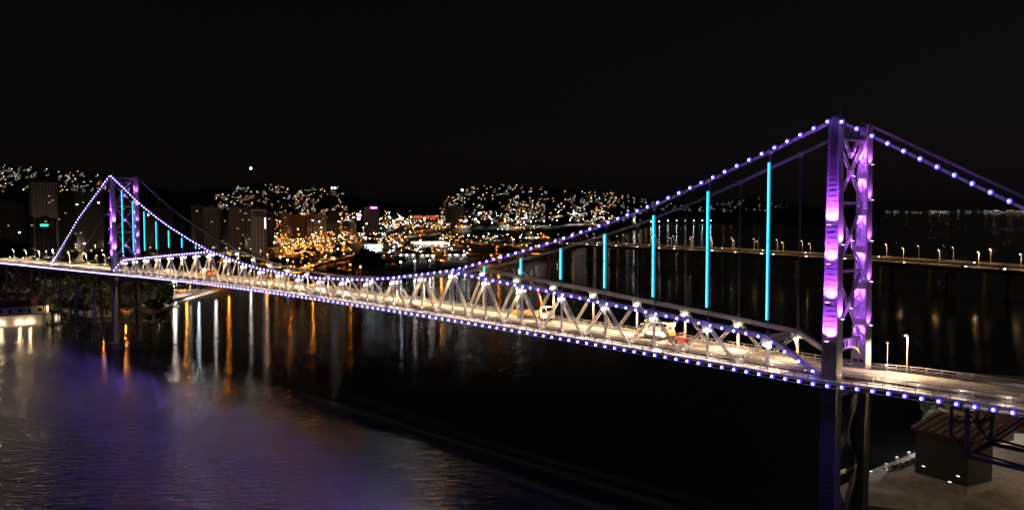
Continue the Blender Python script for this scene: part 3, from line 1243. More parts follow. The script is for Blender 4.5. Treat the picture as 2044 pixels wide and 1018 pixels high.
# white and orange box truck behind it
t3 = empty('aerial_platform_truck', (296.4, 8.3, road(296)), R(180.5))
tag(t3, 'white and orange utility truck with folded boom on the far lane', 'truck')
cab(t3, 2.4, 4.2, 1.1, .7, 2.6, WHITE, .4)
mb = MB()
mb.box(-3.6, 2.3, -1.05, 1.05, .7, 1.5)
mb.build('body', ORANGE, t3)
mb = MB()
mb.box(-3.4, 2.2, -.9, .9, 1.51, 2.2)
mb.build('tool_locker', WALLW, t3)
mb = MB()
mb.beam((-2.9, 0, 3.0), (3.4, 0, 3.15), .5, .4)
mb.tube((-2.6, 0, 2.1), (-2.6, 0, 2.9), .4, 10)
b3 = mb.build('boom', WHITE, t3)
mb = MB()
mb.box(-3.9, -2.7, -.6, .6, 2.5, 3.3)
mb.build('bucket', WALLW, b3)
for x in (-2.4, 3.1):
    for y in (-1.0, 1.0):
        inst('wheel', WHEEL, (x, y, .48), 0, t3)

# red compact loader
t4 = empty('red_loader', (305.2, 4.2, road(305)), R(172))
tag(t4, 'small red loader machine parked on the bridge road behind the vans', 'loader')
mb = MB()
mb.hexa([(-1.9, -.6, .7), (.4, -.7, .7), (.4, .7, .7), (-1.9, .6, .7), (-1.8, -.5, 1.5), (.3, -.6, 1.7), (.3, .6, 1.7), (-1.8, .5, 1.5)])
mb.box(-2.2, -1.9, -.5, .5, .6, 1.2)
mb.build('body', RED, t4)
mb = MB()
mb.box(.35, 1.4, -.5, .5, .6, 1.25)
mb.tube((.7, -.3, 1.2), (.7, -.3, 1.9), .08, 6)
mb.torus((1.1, 0, 1.3), .38, .08, 'x')
mb.build('engine', STEEL_D, t4)
mb = MB()
for y in (-.65, .65):
    mb.beam((.2, y, 1.3), (2.0, y, .8), .14, .2)
mb.hexa([(2.0, -.95, .15), (2.7, -.95, .15), (2.7, .95, .15), (2.0, .95, .15), (2.0, -.95, 1.0), (2.2, -.95, 1.0), (2.2, .95, 1.0), (2.0, .95, 1.0)])
mb.build('bucket', RED, t4)
mb = MB()
for x in (-.9, .1):
    for y in (-.5, .5):
        mb.tube((x, y, 1.6), (x, y, 2.3), .04, 6)
mb.box(-1.0, .2, -.6, .6, 2.3, 2.38)
mb.build('canopy', RED, t4)
for x in (-1.3, .8):
    for y in (-.8, .8):
        inst('wheel', WHEEL, (x, y, .45), 0, t4, .95)

# orange works truck and white van on the left part of the bridge
t5 = empty('works_truck', (81.5, 6.8, road(81)), 0)
tag(t5, 'orange works truck with lit amber side lamps on the left half of the bridge', 'truck')
cab(t5, 2.0, 4.0, 1.15, .75, 2.9, ORANGE, .4)
mb = MB()
mb.box(-4.2, 1.9, -1.15, 1.15, .75, 1.7)
mb.build('body', ORANGE, t5)
mb = MB()
mb.box(-4.1, 1.8, -1.0, 1.0, 1.71, 2.9)
mb.build('canopy', WHITE, t5)
for x in (-3, 3):
    for y in (-1.0, 1.0):
        inst('wheel', WHEEL, (x, y, .48), 0, t5)
mb = MB()
for x in (-3.4, -.6, 1.4):
    mb.ball((x, -1.25, 1.4), .22, 0, 8, 4)
mb.build('side_lamp', E_BEACON, t5)
t6 = empty('white_van', (50.5, 4.2, road(50)), R(180))
tag(t6, 'small white van under the left truss with bright headlights', 'van')
mb = MB()
mb.hexa([(-2.3, -.9, .4), (2.4, -.9, .4), (2.4, .9, .4), (-2.3, .9, .4), (-2.3, -.9, 1.2), (2.3, -.9, 1.1), (2.3, .9, 1.1), (-2.3, .9, 1.2)])
mb.hexa([(-2.3, -.9, 1.2), (1.7, -.9, 1.2), (1.7, .9, 1.2), (-2.3, .9, 1.2), (-2.25, -.8, 2.1), (.9, -.8, 2.1), (.9, .8, 2.1), (-2.25, .8, 2.1)])
mb.build('body', WHITE, t6)
for x in (-1.5, 1.5):
    for y in (-.85, .85):
        inst('wheel', WHEEL, (x, y, .36), 0, t6, .75)
for y in (-.6, .6):
    mb = MB()
    mb.ball((2.42, y, .8), .2, 0, 8, 4)
    mb.build('headlight', E_HEAD, t6)
mb = MB()
mb.torus((0, 0, .35), .5, .12, 'y', 14, 6)
mb.torus((.1, .25, .3), .45, .12, 'y', 14, 6)
o = mb.build('hose_coil', YELLOW)
o.location = (252.5, 8.2, road(252) + .3)
tag(o, 'coiled yellow hose lying on the bridge road left of the crane truck', 'hose')
bc = empty('works_beacon', (184.0, 9.0, road(184)))
tag(bc, 'amber works beacon on a mast standing at the far truss mid bridge', 'beacon')
mb = MB()
mb.tube((0, 0, 0), (0, 0, 7.6), .12, 8)
mb.box(-.6, .6, -.5, .5, 0, .5)
mb.build('mast', ORANGE, bc)
mb = MB()
mb.tube((0, 0, 7.6), (0, 0, 8.3), .3, 10, .22)
mb.build('beacon_lamp', E_BEACON, bc)

# cars: one with parts, then copies ------------------------------------
CARC = [pbr('car_paint_' + n, c, .3) for n, c in (('white', (.7, .7, .68)), ('silver', (.4, .4, .42)), ('black', (.03, .03, .035)), ('red', (.35, .03, .03)), ('blue', (.05, .08, .2)))]
mb = MB()
mb.hexa([(-2.1, -.85, .3), (2.15, -.85, .3), (2.15, .85, .3), (-2.1, .85, .3), (-2.15, -.85, .95), (2.1, -.82, .8), (2.1, .82, .8), (-2.15, .85, .95)])
mb.hexa([(-1.7, -.8, .93), (1.0, -.8, .88), (1.0, .8, .88), (-1.7, .8, .93), (-1.2, -.62, 1.42), (.25, -.62, 1.42), (.25, .62, 1.42), (-1.2, .62, 1.42)])
CARB = [mb.mesh('car_body', [c]) for c in CARC]
mb = MB()
for s in (-1, 1):
    a = [(-1.45, s * .79, .98), (.8, s * .79, .95), (.2, s * .65, 1.36), (-1.15, s * .65, 1.36)]
    mb.poly(a if s < 0 else a[::-1])
mb.quad((1.0, -.7, .95), (1.0, .7, .95), (.34, .58, 1.38), (.34, -.58, 1.38))
mb.quad((-1.72, .7, .98), (-1.72, -.7, .98), (-1.26, -.58, 1.38), (-1.26, .58, 1.38))
CARG = mb.mesh('car_window', [GLASSD])
hm = MB()
hm.ball((0, 0, 0), .28, 0, 8, 4)
HEADL = hm.mesh('headlight', [E_HEAD])
TAILL = hm.mesh('tail_light', [E_RED])


def car(loc, rz, ci, label, group, lights=True):
    c = empty('car', loc, rz)
    tag(c, label, 'car', group)
    inst('body', CARB[ci], (0, 0, 0), 0, c)
    inst('car_window', CARG, (0, 0, 0), 0, c)
    for x in (-1.3, 1.35):
        for y in (-.78, .78):
            inst('wheel', WHEEL, (x, y, .32), 0, c, .66)
    if lights:
        for y in (-.6, .6):
            inst('headlight', HEADL, (2.1, y, .68), 0, c)
            inst('tail_light', TAILL, (-2.12, y, .75), 0, c)
    return c


# ------------------------------------------------------------------ the road bridges behind
B0, B1 = Vector((-380, 655, 0)), Vector((330, 494, 0))
BD = (B1 - B0).normalized()
BN = Vector((-BD.y, BD.x, 0))
BL = (B1 - B0).length
BRZ = math.atan2(BD.y, BD.x)
cl = lamp_post('street_lamp', 11.0, 1.6, emit('bridge_lamp_lens', (1, .82, .55), 9.0), .26, .32)
first = True
for bi, off in enumerate((0, 46)):
    rb = empty('road_bridge', tuple(B0 + BN * off + Vector((0, 0, 0))), BRZ)
    tag(rb, ('long low concrete road bridge with car traffic behind the suspension bridge' if bi == 0 else
             'second low road bridge running parallel behind the first one'), 'bridge')
    zz = lambda u: 19.0 + 2.2 * math.sin(math.pi * min(1, max(0, u / BL)))
    us = [BL * k / 40 for k in range(41)]
    mb = MB()
    for a, c in zip(us, us[1:]):
        mb.hexa([(a, -8, zz(a) - .5), (c, -8, zz(c) - .5), (c, 8, zz(c) - .5), (a, 8, zz(a) - .5), (a, -8, zz(a)), (c, -8, zz(c)), (c, 8, zz(c)), (a, 8, zz(a))])
    mb.build('deck', pbr('road_bridge_deck', (.2, .18, .15), .85, 0, .3, .3), rb)
    mb = MB()
    for a, c in zip(us, us[1:]):
        mb.hexa([(a, -4.5, zz(a) - 2.6), (c, -4.5, zz(c) - 2.6), (c, 4.5, zz(c) - 2.6), (a, 4.5, zz(a) - 2.6), (a, -5.5, zz(a) - .5), (c, -5.5, zz(c) - .5), (c, 5.5, zz(c) - .5), (a, 5.5, zz(a) - .5)])
    mb.build('girder', CONC_D, rb)
    for y in (-8, 7.7):
        mb = MB()
        for a, c in zip(us, us[1:]):
            mb.hexa([(a, y, zz(a)), (c, y, zz(c)), (c, y + .3, zz(c)), (a, y + .3, zz(a)), (a, y, zz(a) + .9), (c, y, zz(c) + .9), (c, y + .3, zz(c) + .9), (a, y + .3, zz(a) + .9)])
        mb.build('parapet', CONC, rb)
    pm = MB()
    pm.box(-1.1, 1.1, -4, 4, -4, 17.0)
    pm.box(-2.2, 2.2, -5, 5, -4, 1.4)
    pme = pm.mesh('pier', [CONC_D])
    for k in range(1, 16):
        inst('pier', pme, (BL * k / 16, 0, 0), 0, rb)
    for k in range(24):
        u = 14 + k * 30.5 + bi * 11
        pos = B0 + BN * (off + 7.2) + BD * u
        pos.z = zz(u)
        place(cl, tuple(pos), BRZ + (0 if bi == 0 else 0), 'tall street lamp on the nearer road bridge behind' if bi == 0 else 'tall street lamp on the farther road bridge behind', 'street lamp',
              'lamps along the nearer road bridge' if bi == 0 else 'lamps along the farther road bridge', first, 4200 if bi == 0 else 2600, (1, .64, .30), 11, 1, 1.6)
        first = False
    for k in range(20 if bi == 0 else 13):
        u = 40 + (k + random.random() * .7) * (BL - 60) / (20 if bi == 0 else 13)
        lane = random.choice((-4.5, -1.5))
        pos = B0 + BN * (off + lane) + BD * u
        pos.z = zz(u)
        car(tuple(pos), BRZ + (0 if bi == 0 else math.pi), random.randrange(5),
            'car with lit headlights driving on the nearer road bridge' if bi == 0 else 'car with red tail lights driving on the farther road bridge',
            'cars on the nearer road bridge' if bi == 0 else 'cars on the farther road bridge')

# ------------------------------------------------------------------ houses with lights on the hills
def house_mesh(kind, lit, r=1.5):
    mb = MB()
    w, d, h = 4.5, 3.5, (3.2, 5.6, 4.2)[kind]
    mb.box(-w, w, -d, d, -4, h, 0)
    mb.hexa([(-w - .5, -d - .5, h), (w + .5, -d - .5, h), (w + .5, d + .5, h), (-w - .5, d + .5, h), (-w - .5, -.1, h + 2.2), (w + .5, -.1, h + 2.2), (w + .5, .1, h + 2.2), (-w - .5, .1, h + 2.2)], 1)
    mb.box(-1.2, .4, -d - .06, -d, .6, 2.4, 3)
    mb.box(1.4, 2.8, -d - .06, -d, .8, 2.2, 3)
    mb.tube((w - .8, -d - 1.2, -3), (w - .8, -d - 1.2, h + 1.6), .08, 5, mi=1)
    mb.ball((w - .8, -d - 1.2, h + 2.2), r, 2, 6, 4)
    return mb.mesh('hillside_house', [WALLW, TILE, lit, E_DIMW])


LT = {'white': (emit('white_house_lamp', (1, .93, .86), 7.5), 0), 'cool': (emit('cool_house_lamp', (.78, .9, 1), 7.5), 0), 'warm': (emit('warm_house_lamp', (1, .66, .3), 7.5), 0),
      'orange': (emit('orange_house_lamp', (1, .36, .07), 9), 0), 'red': (E_RED, 0)}
HM = {}
for nme, (mt, _) in LT.items():
    for k in range(3):
        HM[nme, k] = house_mesh(k, mt, (.27, .42, .75)[k])


def on_hill(px, py):
    lo, hi = 0.0, 1.0
    for _ in range(30):
        s = (lo + hi) / 2
        p = hill_pt(px, s)
        d = p - CAM
        y = 509 - FPX * d.dot(UP) / d.dot(FW)
        if y > py:
            lo = s
        else:
            hi = s
    return hill_pt(px, lo)


def face_cam(p):
    return math.atan2(CY - p.y, CX - p.x) + math.pi / 2


HILLS = [(-60, 222, 60, 70, 'left hill', 385, .3), (432, 692, 105, 190, 'middle hill', 432, .5), (880, 1290, 125, 400, 'right hill', 446, .58), (1290, 1570, 34, 40, 'far headland', 424, .3)]
stuff = MB()
for hx0, hx1, n, nx, nm, ymax, warmp in HILLS:
    k = tries = 0
    while k < n + nx and tries < 6000:
        tries += 1
        px = random.uniform(hx0, hx1)
        r = ridge(px)
        if r > ymax - 6:
            continue
        py = r + 2 + (ymax - r - 2) * random.random()
        # gaps: dark woods between the clusters
        g = math.sin(px * .043 + 1.3) + math.sin(px * .017 + py * .11) + .6 * math.sin(py * .19 + px * .06)
        if g < -.6 and random.random() < .75:
            continue
        u = random.random()
        if u < warmp * .45:
            ty = 'orange'
        elif u < warmp:
            ty = 'warm'
        elif u < warmp + .3:
            ty = 'cool'
        elif u > .985:
            ty = 'red'
        else:
            ty = 'white'
        p = on_hill(px, py)
        p.z += .5
        sz = random.choice((0, 0, 0, 1, 1, 2))
        if k < n:
            o = inst('hillside_house', HM[ty, sz], p, face_cam(p) + random.uniform(-.4, .4), None, random.uniform(.75, 1.05))
            wd = {'orange': 'orange', 'warm': 'warm yellow', 'cool': 'bluish white', 'white': 'white', 'red': 'red'}[ty]
            tag(o, 'small house with %s %s lamp among trees on the %s behind the city' % ('an' if wd == 'orange' else 'a', wd, nm), 'house', 'houses with %s lamps on the %s' % (wd, nm))
        else:
            q = MB()
            q.box(-3, 3, -3, 3, -4, 3, 5)
            q.ball((0, -3.6, 2.4), random.uniform(.28, .6), {'orange': 0, 'warm': 1, 'cool': 2, 'white': 3, 'red': 4}[ty], 5, 3)
            q.xform(Matrix.Translation(p) @ Matrix.Rotation(face_cam(p), 4, 'Z'))
            n0 = len(stuff.v)
            stuff.v += q.v
            stuff.f += [tuple(i + n0 for i in f) for f in q.f]
            stuff.m += q.m
        k += 1
tag(stuff.build('hillside_houses', [LT['orange'][0], LT['warm'][0], LT['cool'][0], LT['white'][0], E_RED, WALLW]), kind='stuff')

# far shore town
stuff = MB()
px = 1330
while px < 2075:
    D = random.uniform(12600, 13200)
    cl_ = 1 if 1520 < px < 1640 or 1845 < px < 1890 or 1955 < px < 2060 else 0
    p = atD(px, D, random.uniform(8, 40))
    rr_ = random.uniform(.8, 1.9) if cl_ else random.uniform(.5, 1.4)
    stuff.box(p.x - 12, p.x + 12, p.y - 12, p.y + 12, -1, p.z - 4, 5)
    stuff.ball(p, rr_, random.choice((3, 3, 3, 1, 1, 0, 2)), 5, 3)
    px += random.uniform(1.5, 4) if cl_ else random.choice((random.uniform(4, 8), random.uniform(8, 22)))
tag(stuff.build('far_shore_town', [E_SODIUM, E_WARM, E_COOL, E_WHITE, E_RED, WALLW]), kind='stuff')

# ------------------------------------------------------------------ apartment towers
FAC = {}


def facade(col):
    if col not in FAC:
        FAC[col] = pbr('facade_%d' % len(FAC), col, .85, 0, .18, .25)
    return FAC[col]


def building(name, label, px0, px1, pyt, D, col, floors=3.1, bays=None, balcony=True, lit=3, litmat=None, depth=.7, turn=0.0, cat='apartment building', base=2.2, roof=True):
    wdt = (px1 - px0) * D / FPX
    if D >= smooth_D((px0 + px1) / 2)[0]:                 # stands on the slope
        d0, d1 = smooth_D((px0 + px1) / 2)
        base = hill_pt((px0 + px1) / 2, (D - d0) / (d1 - d0)).z - 1
    h = zat(pyt, D) - base
    p = atD((px0 + px1) / 2, D, base)
    root = empty(name, p, face_cam(p) + turn)
    tag(root, label, cat)
    w = wdt / 2
    d = wdt * depth / 2
    fm = facade(col)
    mb = MB()
    mb.box(-w, w, -d, d, -1, h)
    mb.build('wall', fm, root)
    if roof:
        mb = MB()
        mb.box(-w * .45, w * .3, -d * .5, d * .5, h + .01, h + 3.4)
        mb.box(-w * .9, -w * .6, -d * .3, d * .3, h + .01, h + 1.6)
        mb.build('roof_house', fm, root)
        mb = MB()
        mb.box(-w - .12, w + .12, -d - .12, d + .12, h - .5, h + .3)
        mb.build('parapet', fm, root)
    nf = max(2, int(h / floors) - 1)
    nb = bays or max(2, int(wdt / 4.0))
    bw = wdt / nb
    win = MB()
    bal = MB()
    litset = set()
    while len(litset) < lit:
        litset.add((random.randrange(nf), random.randrange(nb)))
    for f in range(nf):
        z = floors * (f + .9)
        for bq in range(nb):
            x = -w + bw * (bq + .5)
            isb = balcony and (bq % 3 != 1)
            if (f, bq) in litset:
                mb = MB()
                mb.box(x - bw * .26, x + bw * .26, -d - .06, -d + .02, z, z + 1.5)
                mb.build('lit_window', litmat or E_DIMW if random.random() < .6 else random.choice((E_WARM, E_WHITE, E_DIMW)), root)
            else:
                win.box(x - bw * .3, x + bw * .3, -d - .04, -d + .02, z, z + 1.55)
            if isb:
                bal.box(x - bw * .46, x + bw * .46, -d - 1.1, -d - .05, z - .55, z - .4)
                bal.box(x - bw * .46, x + bw * .46, -d - 1.1, -d - 1.02, z - .4, z + .45)
        for s in (-1, 1):
            for yy in (-.5, .3):
                win.box(s * w - .04, s * w + .04, d * yy - .8, d * yy + .8, z, z + 1.5)
    o = win.build('window', GLASSD, root)
    o['kind'] = 'stuff'
    if bal.f:
        o = bal.build('balcony', fm, root)
        o['kind'] = 'stuff'
    return root, w, d, h


BG, BB, BO, BDK, BW = (.22, .20, .19), (.22, .17, .15), (.28, .18, .12), (.09, .085, .085), (.32, .30, .28)
blds = [
    ('grey apartment block with balconies at the left edge', 2, 46, 408, 1180, BG, 4, .1),
    ('narrow beige apartment tower second from the left edge', 47, 70, 432, 1190, BW, 2, -.2),
    ('tall dark tower with stacked balcony bands on the left', 66, 112, 366, 1300, BG, 3, .15),
    ('low block with a green lit sign below the tall dark tower', 74, 112, 437, 1120, BDK, 1, 0),
    ('dark broad tower block left of the left bridge tower', 116, 156, 386, 1350, BDK, 4, .2),
    ('pale edged dark tower directly left of the left bridge tower', 158, 208, 388, 1300, BDK, 5, -.1),
    ('dark tower block seen between the legs of the left bridge tower', 228, 268, 402, 1400, BDK, 4, .1),
    ('dark tower block right of the left bridge tower', 292, 342, 415, 1400, BDK, 3, .2),
    ('dim slab tower left of the pinkish slab', 384, 410, 411, 1350, BG, 2, .1),
    ('pinkish apartment slab with columns of windows', 410, 440, 415, 1300, BB, 2, -.12),
    ('dark narrow tower between two apartment slabs', 442, 458, 420, 1400, BDK, 2, 0),
    ('brown tower with balcony rows left of the beige tower', 459, 482, 415, 1280, BB, 3, .2),
    ('brown tower with jagged balcony edge beside the beige tower', 483, 503, 418, 1290, BB, 5, -.2),
    ('plain blank brown block behind the beige tower', 528, 546, 424, 1400, BB, 1, .2),
    ('orange lit slender tower right of the beige tower', 562, 580, 428, 1900, BO, 2, .2),
    ('orange brown slab beside the slender orange tower', 583, 611, 430, 1920, BO, 2, -.15),
    ('narrow orange tower with horizontal bands', 613, 627, 428, 1920, BO, 2, 0),
    ('pale office block with a grid of windows lit by street lamps', 627, 651, 430, 1930, BW, 6, .1),
    ('dark tall block right of the pale office block', 652, 678, 424, 1980, BDK, 2, 0),
    ('low dark block left of the violet sign tower', 684, 704, 444, 1980, BDK, 3, 0),
    ('dark tall tower on the city flat below the right hill', 889, 925, 413, 2000, BB, 2, .1),
    ('narrow grey tower left of the tall dark tower below the right hill', 700, 712, 446, 1850, BG, 2, 0),
    ('low lit block at the foot of the right hill', 940, 972, 428, 2050, BG, 7, 0),
]
for lab, a, c, yt, D, col, lit, turn in blds:
    building('apartment_building', lab, a, c, yt, D, col, lit=lit, turn=turn)
rt, w, d, h = building('beige_tower', 'tall beige tower with two dark roof bands and a lit stair column', 504, 530, 419, 1230, (.36, .30, .24), lit=1, balcony=False, turn=.12, depth=1.2)
mb = MB()
for z in (h - 5.2, h - 9.2):
    mb.box(-w + .6, w - 2.2, -d - .12, -d + .1, z, z + 2.2)
mb.build('dark_band', GLASSD, rt)
for k in range(9):
    mb = MB()
    mb.box(w - 1.7, w - 1.0, -d - .2, -d - .05, h - 12.5 - k * 1.6, h - 11.5 - k * 1.6)
    mb.build('stair_lamp', E_WHITE, rt)
rt, w, d, h = building('sign_tower', 'dark office tower with a violet lit rooftop sign', 727, 757, 414, 1950, (.25, .2, .25), lit=1, balcony=False)
sg = MB()
for k in range(4):
    x = -w * .1 + k * 3.6
    sg.box(x, x + 2.8, -d - .5, -d - .1, h - 3.2, h - 2.4)
    sg.box(x, x + 2.8, -d - .5, -d - .1, h - .2, h + .6)
    sg.box(x, x + .8, -d - .5, -d - .1, h - 2.4, h - .2)
    sg.box(x + 2.0, x + 2.8, -d - .5, -d - .1, h - 2.4, h - .2)
sg.build('lit_sign', emit('violet_sign', (.8, .25, 1), 5), rt)
p = atD(90, 1110, 0)
p.z = zat(446, 1110) - 2.5
mb = MB()
mb.box(-4.6, 4.6, -.2, .2, -1.6, 1.6)
mb.box(-4.9, 4.9, 0.2, .35, -1.9, 1.9, 1)
mb.tube((0, .5, -18), (0, .5, 1.0), .2, 6, mi=1)
o = mb.build('lit_sign', [E_GREEN, STEEL_D])
o.location = p
o.rotation_euler = (0, 0, face_cam(p))
tag(o, 'green glowing sign panel on the low block at the far left', 'sign')
p = atD(717, 1700, 0)
p.z = zat(432, 1700)
mb = MB()
mb.box(-3, 3, -.3, .3, 1.4, 4.4, 0)
mb.box(-3.8, 3.8, -.3, .3, -2.6, .6, 1)
mb.box(-3, 2, -.3, .3, -6, -4, 2)
mb.box(-.5, .5, .4, 1.2, -52, 4, 3)
o = mb.build('billboard', [E_WHITE, emit('violet_panel', (.5, .15, 1), 1.6), E_WARM, STEEL_D])
o.location = p
o.rotation_euler = (0, 0, face_cam(p))
tag(o, 'tall billboard with white and violet lit panels left of the sign tower', 'billboard')
# long low market building with red lit panels
rt, w, d, h = building('long_building', 'long pale low building with red lit wall panels below the dark sky gap', 770, 888, 430, 2250, BDK, bays=22, balcony=False, lit=14, litmat=E_WARM, depth=.25)
for a, c in ((.02, .24), (.30, .42), (.44, .62)):
    mb = MB()
    mb.box(-w + 2 * w * (.46 + a * .7), -w + 2 * w * (.46 + c * .7), -d - .6, -d - .2, h * .4, h * .95)
    mb.build('red_panel', emit('red_panel', (1, .16, .05), .6), rt)
# low white-lit buildings
rt, w, d, h = building('showroom', 'white lit low showroom with rows of lamps by the elevated road', 728, 763, 486, 1260, BW, balcony=False, lit=0, depth=.5, cat='building', roof=False)
for r_ in range(5):
    for k in range(13):
        if random.random() < .75:
            mb = MB()
            mb.ball((-w + 1.2 + k * (2 * w - 2) / 13, -d - .5, 1.5 + r_ * (h - 2) / 5), .38 if random.random() < .8 else .7, 0, 6, 4)
            mb.build('lamp', E_COOL, rt)
for lab, a, c, yb, D, col in (('white harbour house with wall lamps, leftmost of the three on the harbour', 795, 830, 502, 1010, BW), ('white harbour house with three arched bays', 892, 932, 502, 1010, BW),
                              ('small white house right of the harbour trees', 838, 868, 503, 1010, BW)):
    rt, w, d, h = building('harbour_house', lab, a, c, yb + 5, D, col, balcony=False, lit=2, depth=.5, cat='house', roof=False, bays=5)
    mb = MB()
    mb.hexa([(-w - .5, -d - .5, h), (w + .5, -d - .5, h), (w + .5, d + .5, h), (-w - .5, d + .5, h), (-w * .7, -.2, h + 2.8), (w * .7, -.2, h + 2.8), (w * .7, .2, h + 2.8), (-w * .7, .2, h + 2.8)])
    mb.build('roof', TILE, rt)
    for k in range(3):
        x = -w * .7 + k * w * .7
        mb = MB()
        mb.ball((x, -d - .7, h * .9), .55, 0, 6, 4)
        mb.build('wall_lamp', E_WHITE, rt)
        lamp('POINT', (x, -d - 1.6, h * .8), 260, (1, .95, .88), rt, .2)
# bus terminal with glaring canopies
p = at(868, 492, 2.2)
rt = empty('bus_terminal', p, face_cam(p) + .45)
tag(rt, 'bus terminal with rows of glaring lit canopies in the middle of the city', 'bus terminal')
for k in range(5):
    mb = MB()
    y = k * 13
    mb.box(-26 + k * 2, 24 + k * 2, y - 3, y + 3, 5.2, 5.6)
    for x in (-20, -8, 4, 16):
        mb.box(x + k * 2, x + .5 + k * 2, y - .25, y + .25, -.2, 5.2)
    c = mb.build('canopy', WHITE, rt)
    for x in range(-24, 24, 4):
        mb = MB()
        mb.ball((x + k * 2, y - 3.2, 4.9), .9 if k < 4 else .6, 0, 6, 4)
        mb.build('canopy_lamp', E_WARM if (x + k) % 3 else E_WHITE, c)
    lamp('SPOT', (-8, y - 6, 9), 9000, (1, .75, .5), rt, .5, aim=(0, .25, -1), angle=130, blend=.5)
    lamp('SPOT', (14, y - 6, 9), 9000, (1, .75, .5), rt, .5, aim=(0, .25, -1), angle=130, blend=.5)
# bright market hall further right
p = at(1045, 462, 2.2)
rt = empty('market_hall', p, face_cam(p) - .35)
tag(rt, 'white flood lit hall at the foot of the right hill', 'hall')
mb = MB()
mb.box(-22, 30, -10, 10, -1, 9)
mb.build('wall', WHITE, rt)
mb = MB()
mb.hexa([(-24, -12, 9), (32, -12, 9), (32, 12, 9), (-24, 12, 9), (-24, -.3, 13), (32, -.3, 13), (32, .3, 13), (-24, .3, 13)])
mb.build('roof', CONC, rt)
for k in range(9):
    mb = MB()
    mb.ball((-20 + k * 6, -13, 11 + .7 * (k % 2)), 1.9, 0, 8, 5)
    mb.build('floodlight', E_WHITE, rt)
for x in (-14, 6, 24):
    lamp('SPOT', (x, -16, 12), 16000, (1, .92, .8), rt, .5, aim=(0, .25, -1), angle=130, blend=.5)

# ------------------------------------------------------------------ streets
def road_strip(name, pts, wd, mat, z=None, thick=.35, kind='structure', par=True):
    v = [at(px, py, zz) for px, py, zz in pts]
    sm = []
    for i in range(len(v) - 1):
        p0, p1, p2, p3 = v[max(0, i - 1)], v[i], v[i + 1], v[min(len(v) - 1, i + 2)]
        for k in range(5):
            q = k / 5
            sm.append(.5 * ((2 * p1) + (p2 - p0) * q + (2 * p0 - 5 * p1 + 4 * p2 - p3) * q * q + (3 * p1 - p0 - 3 * p2 + p3) * q ** 3))
    sm.append(v[-1])
    mb = MB()
    ed = []
    for i, p in enumerate(sm):
        d = sm[min(i + 1, len(sm) - 1)] - sm[max(0, i - 1)]
        s = Vector((-d.y, d.x, 0)).normalized() * wd / 2
        ed.append((p - s, p + s))
    dz = Vector((0, 0, thick))
    for (a, b_), (c, d_) in zip(ed, ed[1:]):
        mb.hexa([a - dz, b_ - dz, d_ - dz, c - dz, a, b_, d_, c])
        if par:
            for e, g in ((a, c), (b_, d_)):
                mb.beam(e + Vector((0, 0, .45)), g + Vector((0, 0, .45)), .3, .9, 1)
    for i in range(2, len(sm) - 1, 4):
        if sm[i].z > 5 and thick > .4:
            p = sm[i]
            mb.box(p.x - 1, p.x + 1, p.y - 1, p.y + 1, -1, p.z - thick + .01, 1)
    tag(mb.build(name, [mat, CONC]), kind=kind)
    return sm


ROADC = pbr('city_road', (.2, .18, .16), .8, 0, .3, .15)
RL_viaduct_road = road_strip('viaduct_road', [(548, 566, 6), (585, 548, 8), (630, 528, 9), (680, 515, 9.5), (740, 508, 9.5), (820, 505, 9.5), (900, 506, 9), (980, 509, 8), (1060, 503, 9), (1140, 497, 14)], 11, ROADC, thick=1.3)
RL_slip_road = road_strip('slip_road', [(560, 572, 2.6), (600, 553, 2.6), (650, 541, 2.6), (720, 531, 2.6), (800, 525, 2.6)], 15, ROADC, par=False)
RL_avenue = road_strip('avenue', [(560, 505, 2.6), (640, 490, 2.6), (760, 480, 2.6), (880, 482, 2.6), (960, 486, 5), (1050, 488, 9), (1130, 489, 14)], 16, ROADC, par=False)
RL_shore_road = road_strip('shore_road', [(560, 470, 2.6), (640, 462, 2.6), (760, 452, 2.6), (900, 455, 2.6), (1000, 468, 2.6), (1060, 455, 2.6), (1120, 445, 2.6), (1230, 440, 2.6)], 18, ROADC, par=False)

m = MB()
m.poly([at(px, py, 2.45) for px, py in ((548, 540), (600, 528), (690, 520), (700, 470), (640, 462), (545, 464))])
tag(m.build('paved_square', pbr('square_paving', (.2, .17, .15), .85, 0, .35, .12)), kind='structure')

# street lamps: one of each kind, then copies
def city_lamp(mat, h, r, halo=None):
    root = empty('street_lamp')
    mb = MB()
    mb.tube((0, 0, -.5), (0, 0, h), .16, 6, .1)
    mb.tube((0, 0, h), (0, -1.4, h + .3), .08, 5)
    mb.build('pole', STEEL_D, root)
    mb = MB()
    if halo is not None:
        mb.ball((0, -1.4 - r * .9, h + .1), r * .55, 0, 8, 5, .8)
        mb.ball((0, -1.4 + r * .5, h + .1), r * 1.5, 1, 10, 6, .9)
        mb.build('lamp_head', [mat, halo], root)
    else:
        mb.ball((0, -1.4, h + .1), r, 0, 8, 5, .8)
        mb.build('lamp_head', mat, root)
    return root


KIND = {}
for nme, mt in (('orange', E_SODIUM), ('warm', E_WARM), ('white', E_WHITE), ('cool', E_COOL)):
    for sz, (hh, rr_) in enumerate(((9, .5), (10, .8), (11, 1.25))):
        KIND[nme, sz] = city_lamp(mt, hh, rr_, {'orange': E_SODHALO, 'warm': E_WARMHALO}.get(nme))
used = set()
LCOL = {'orange': (1, .30, .03), 'warm': (1, .68, .36), 'white': (1, .93, .85), 'cool': (.8, .92, 1)}


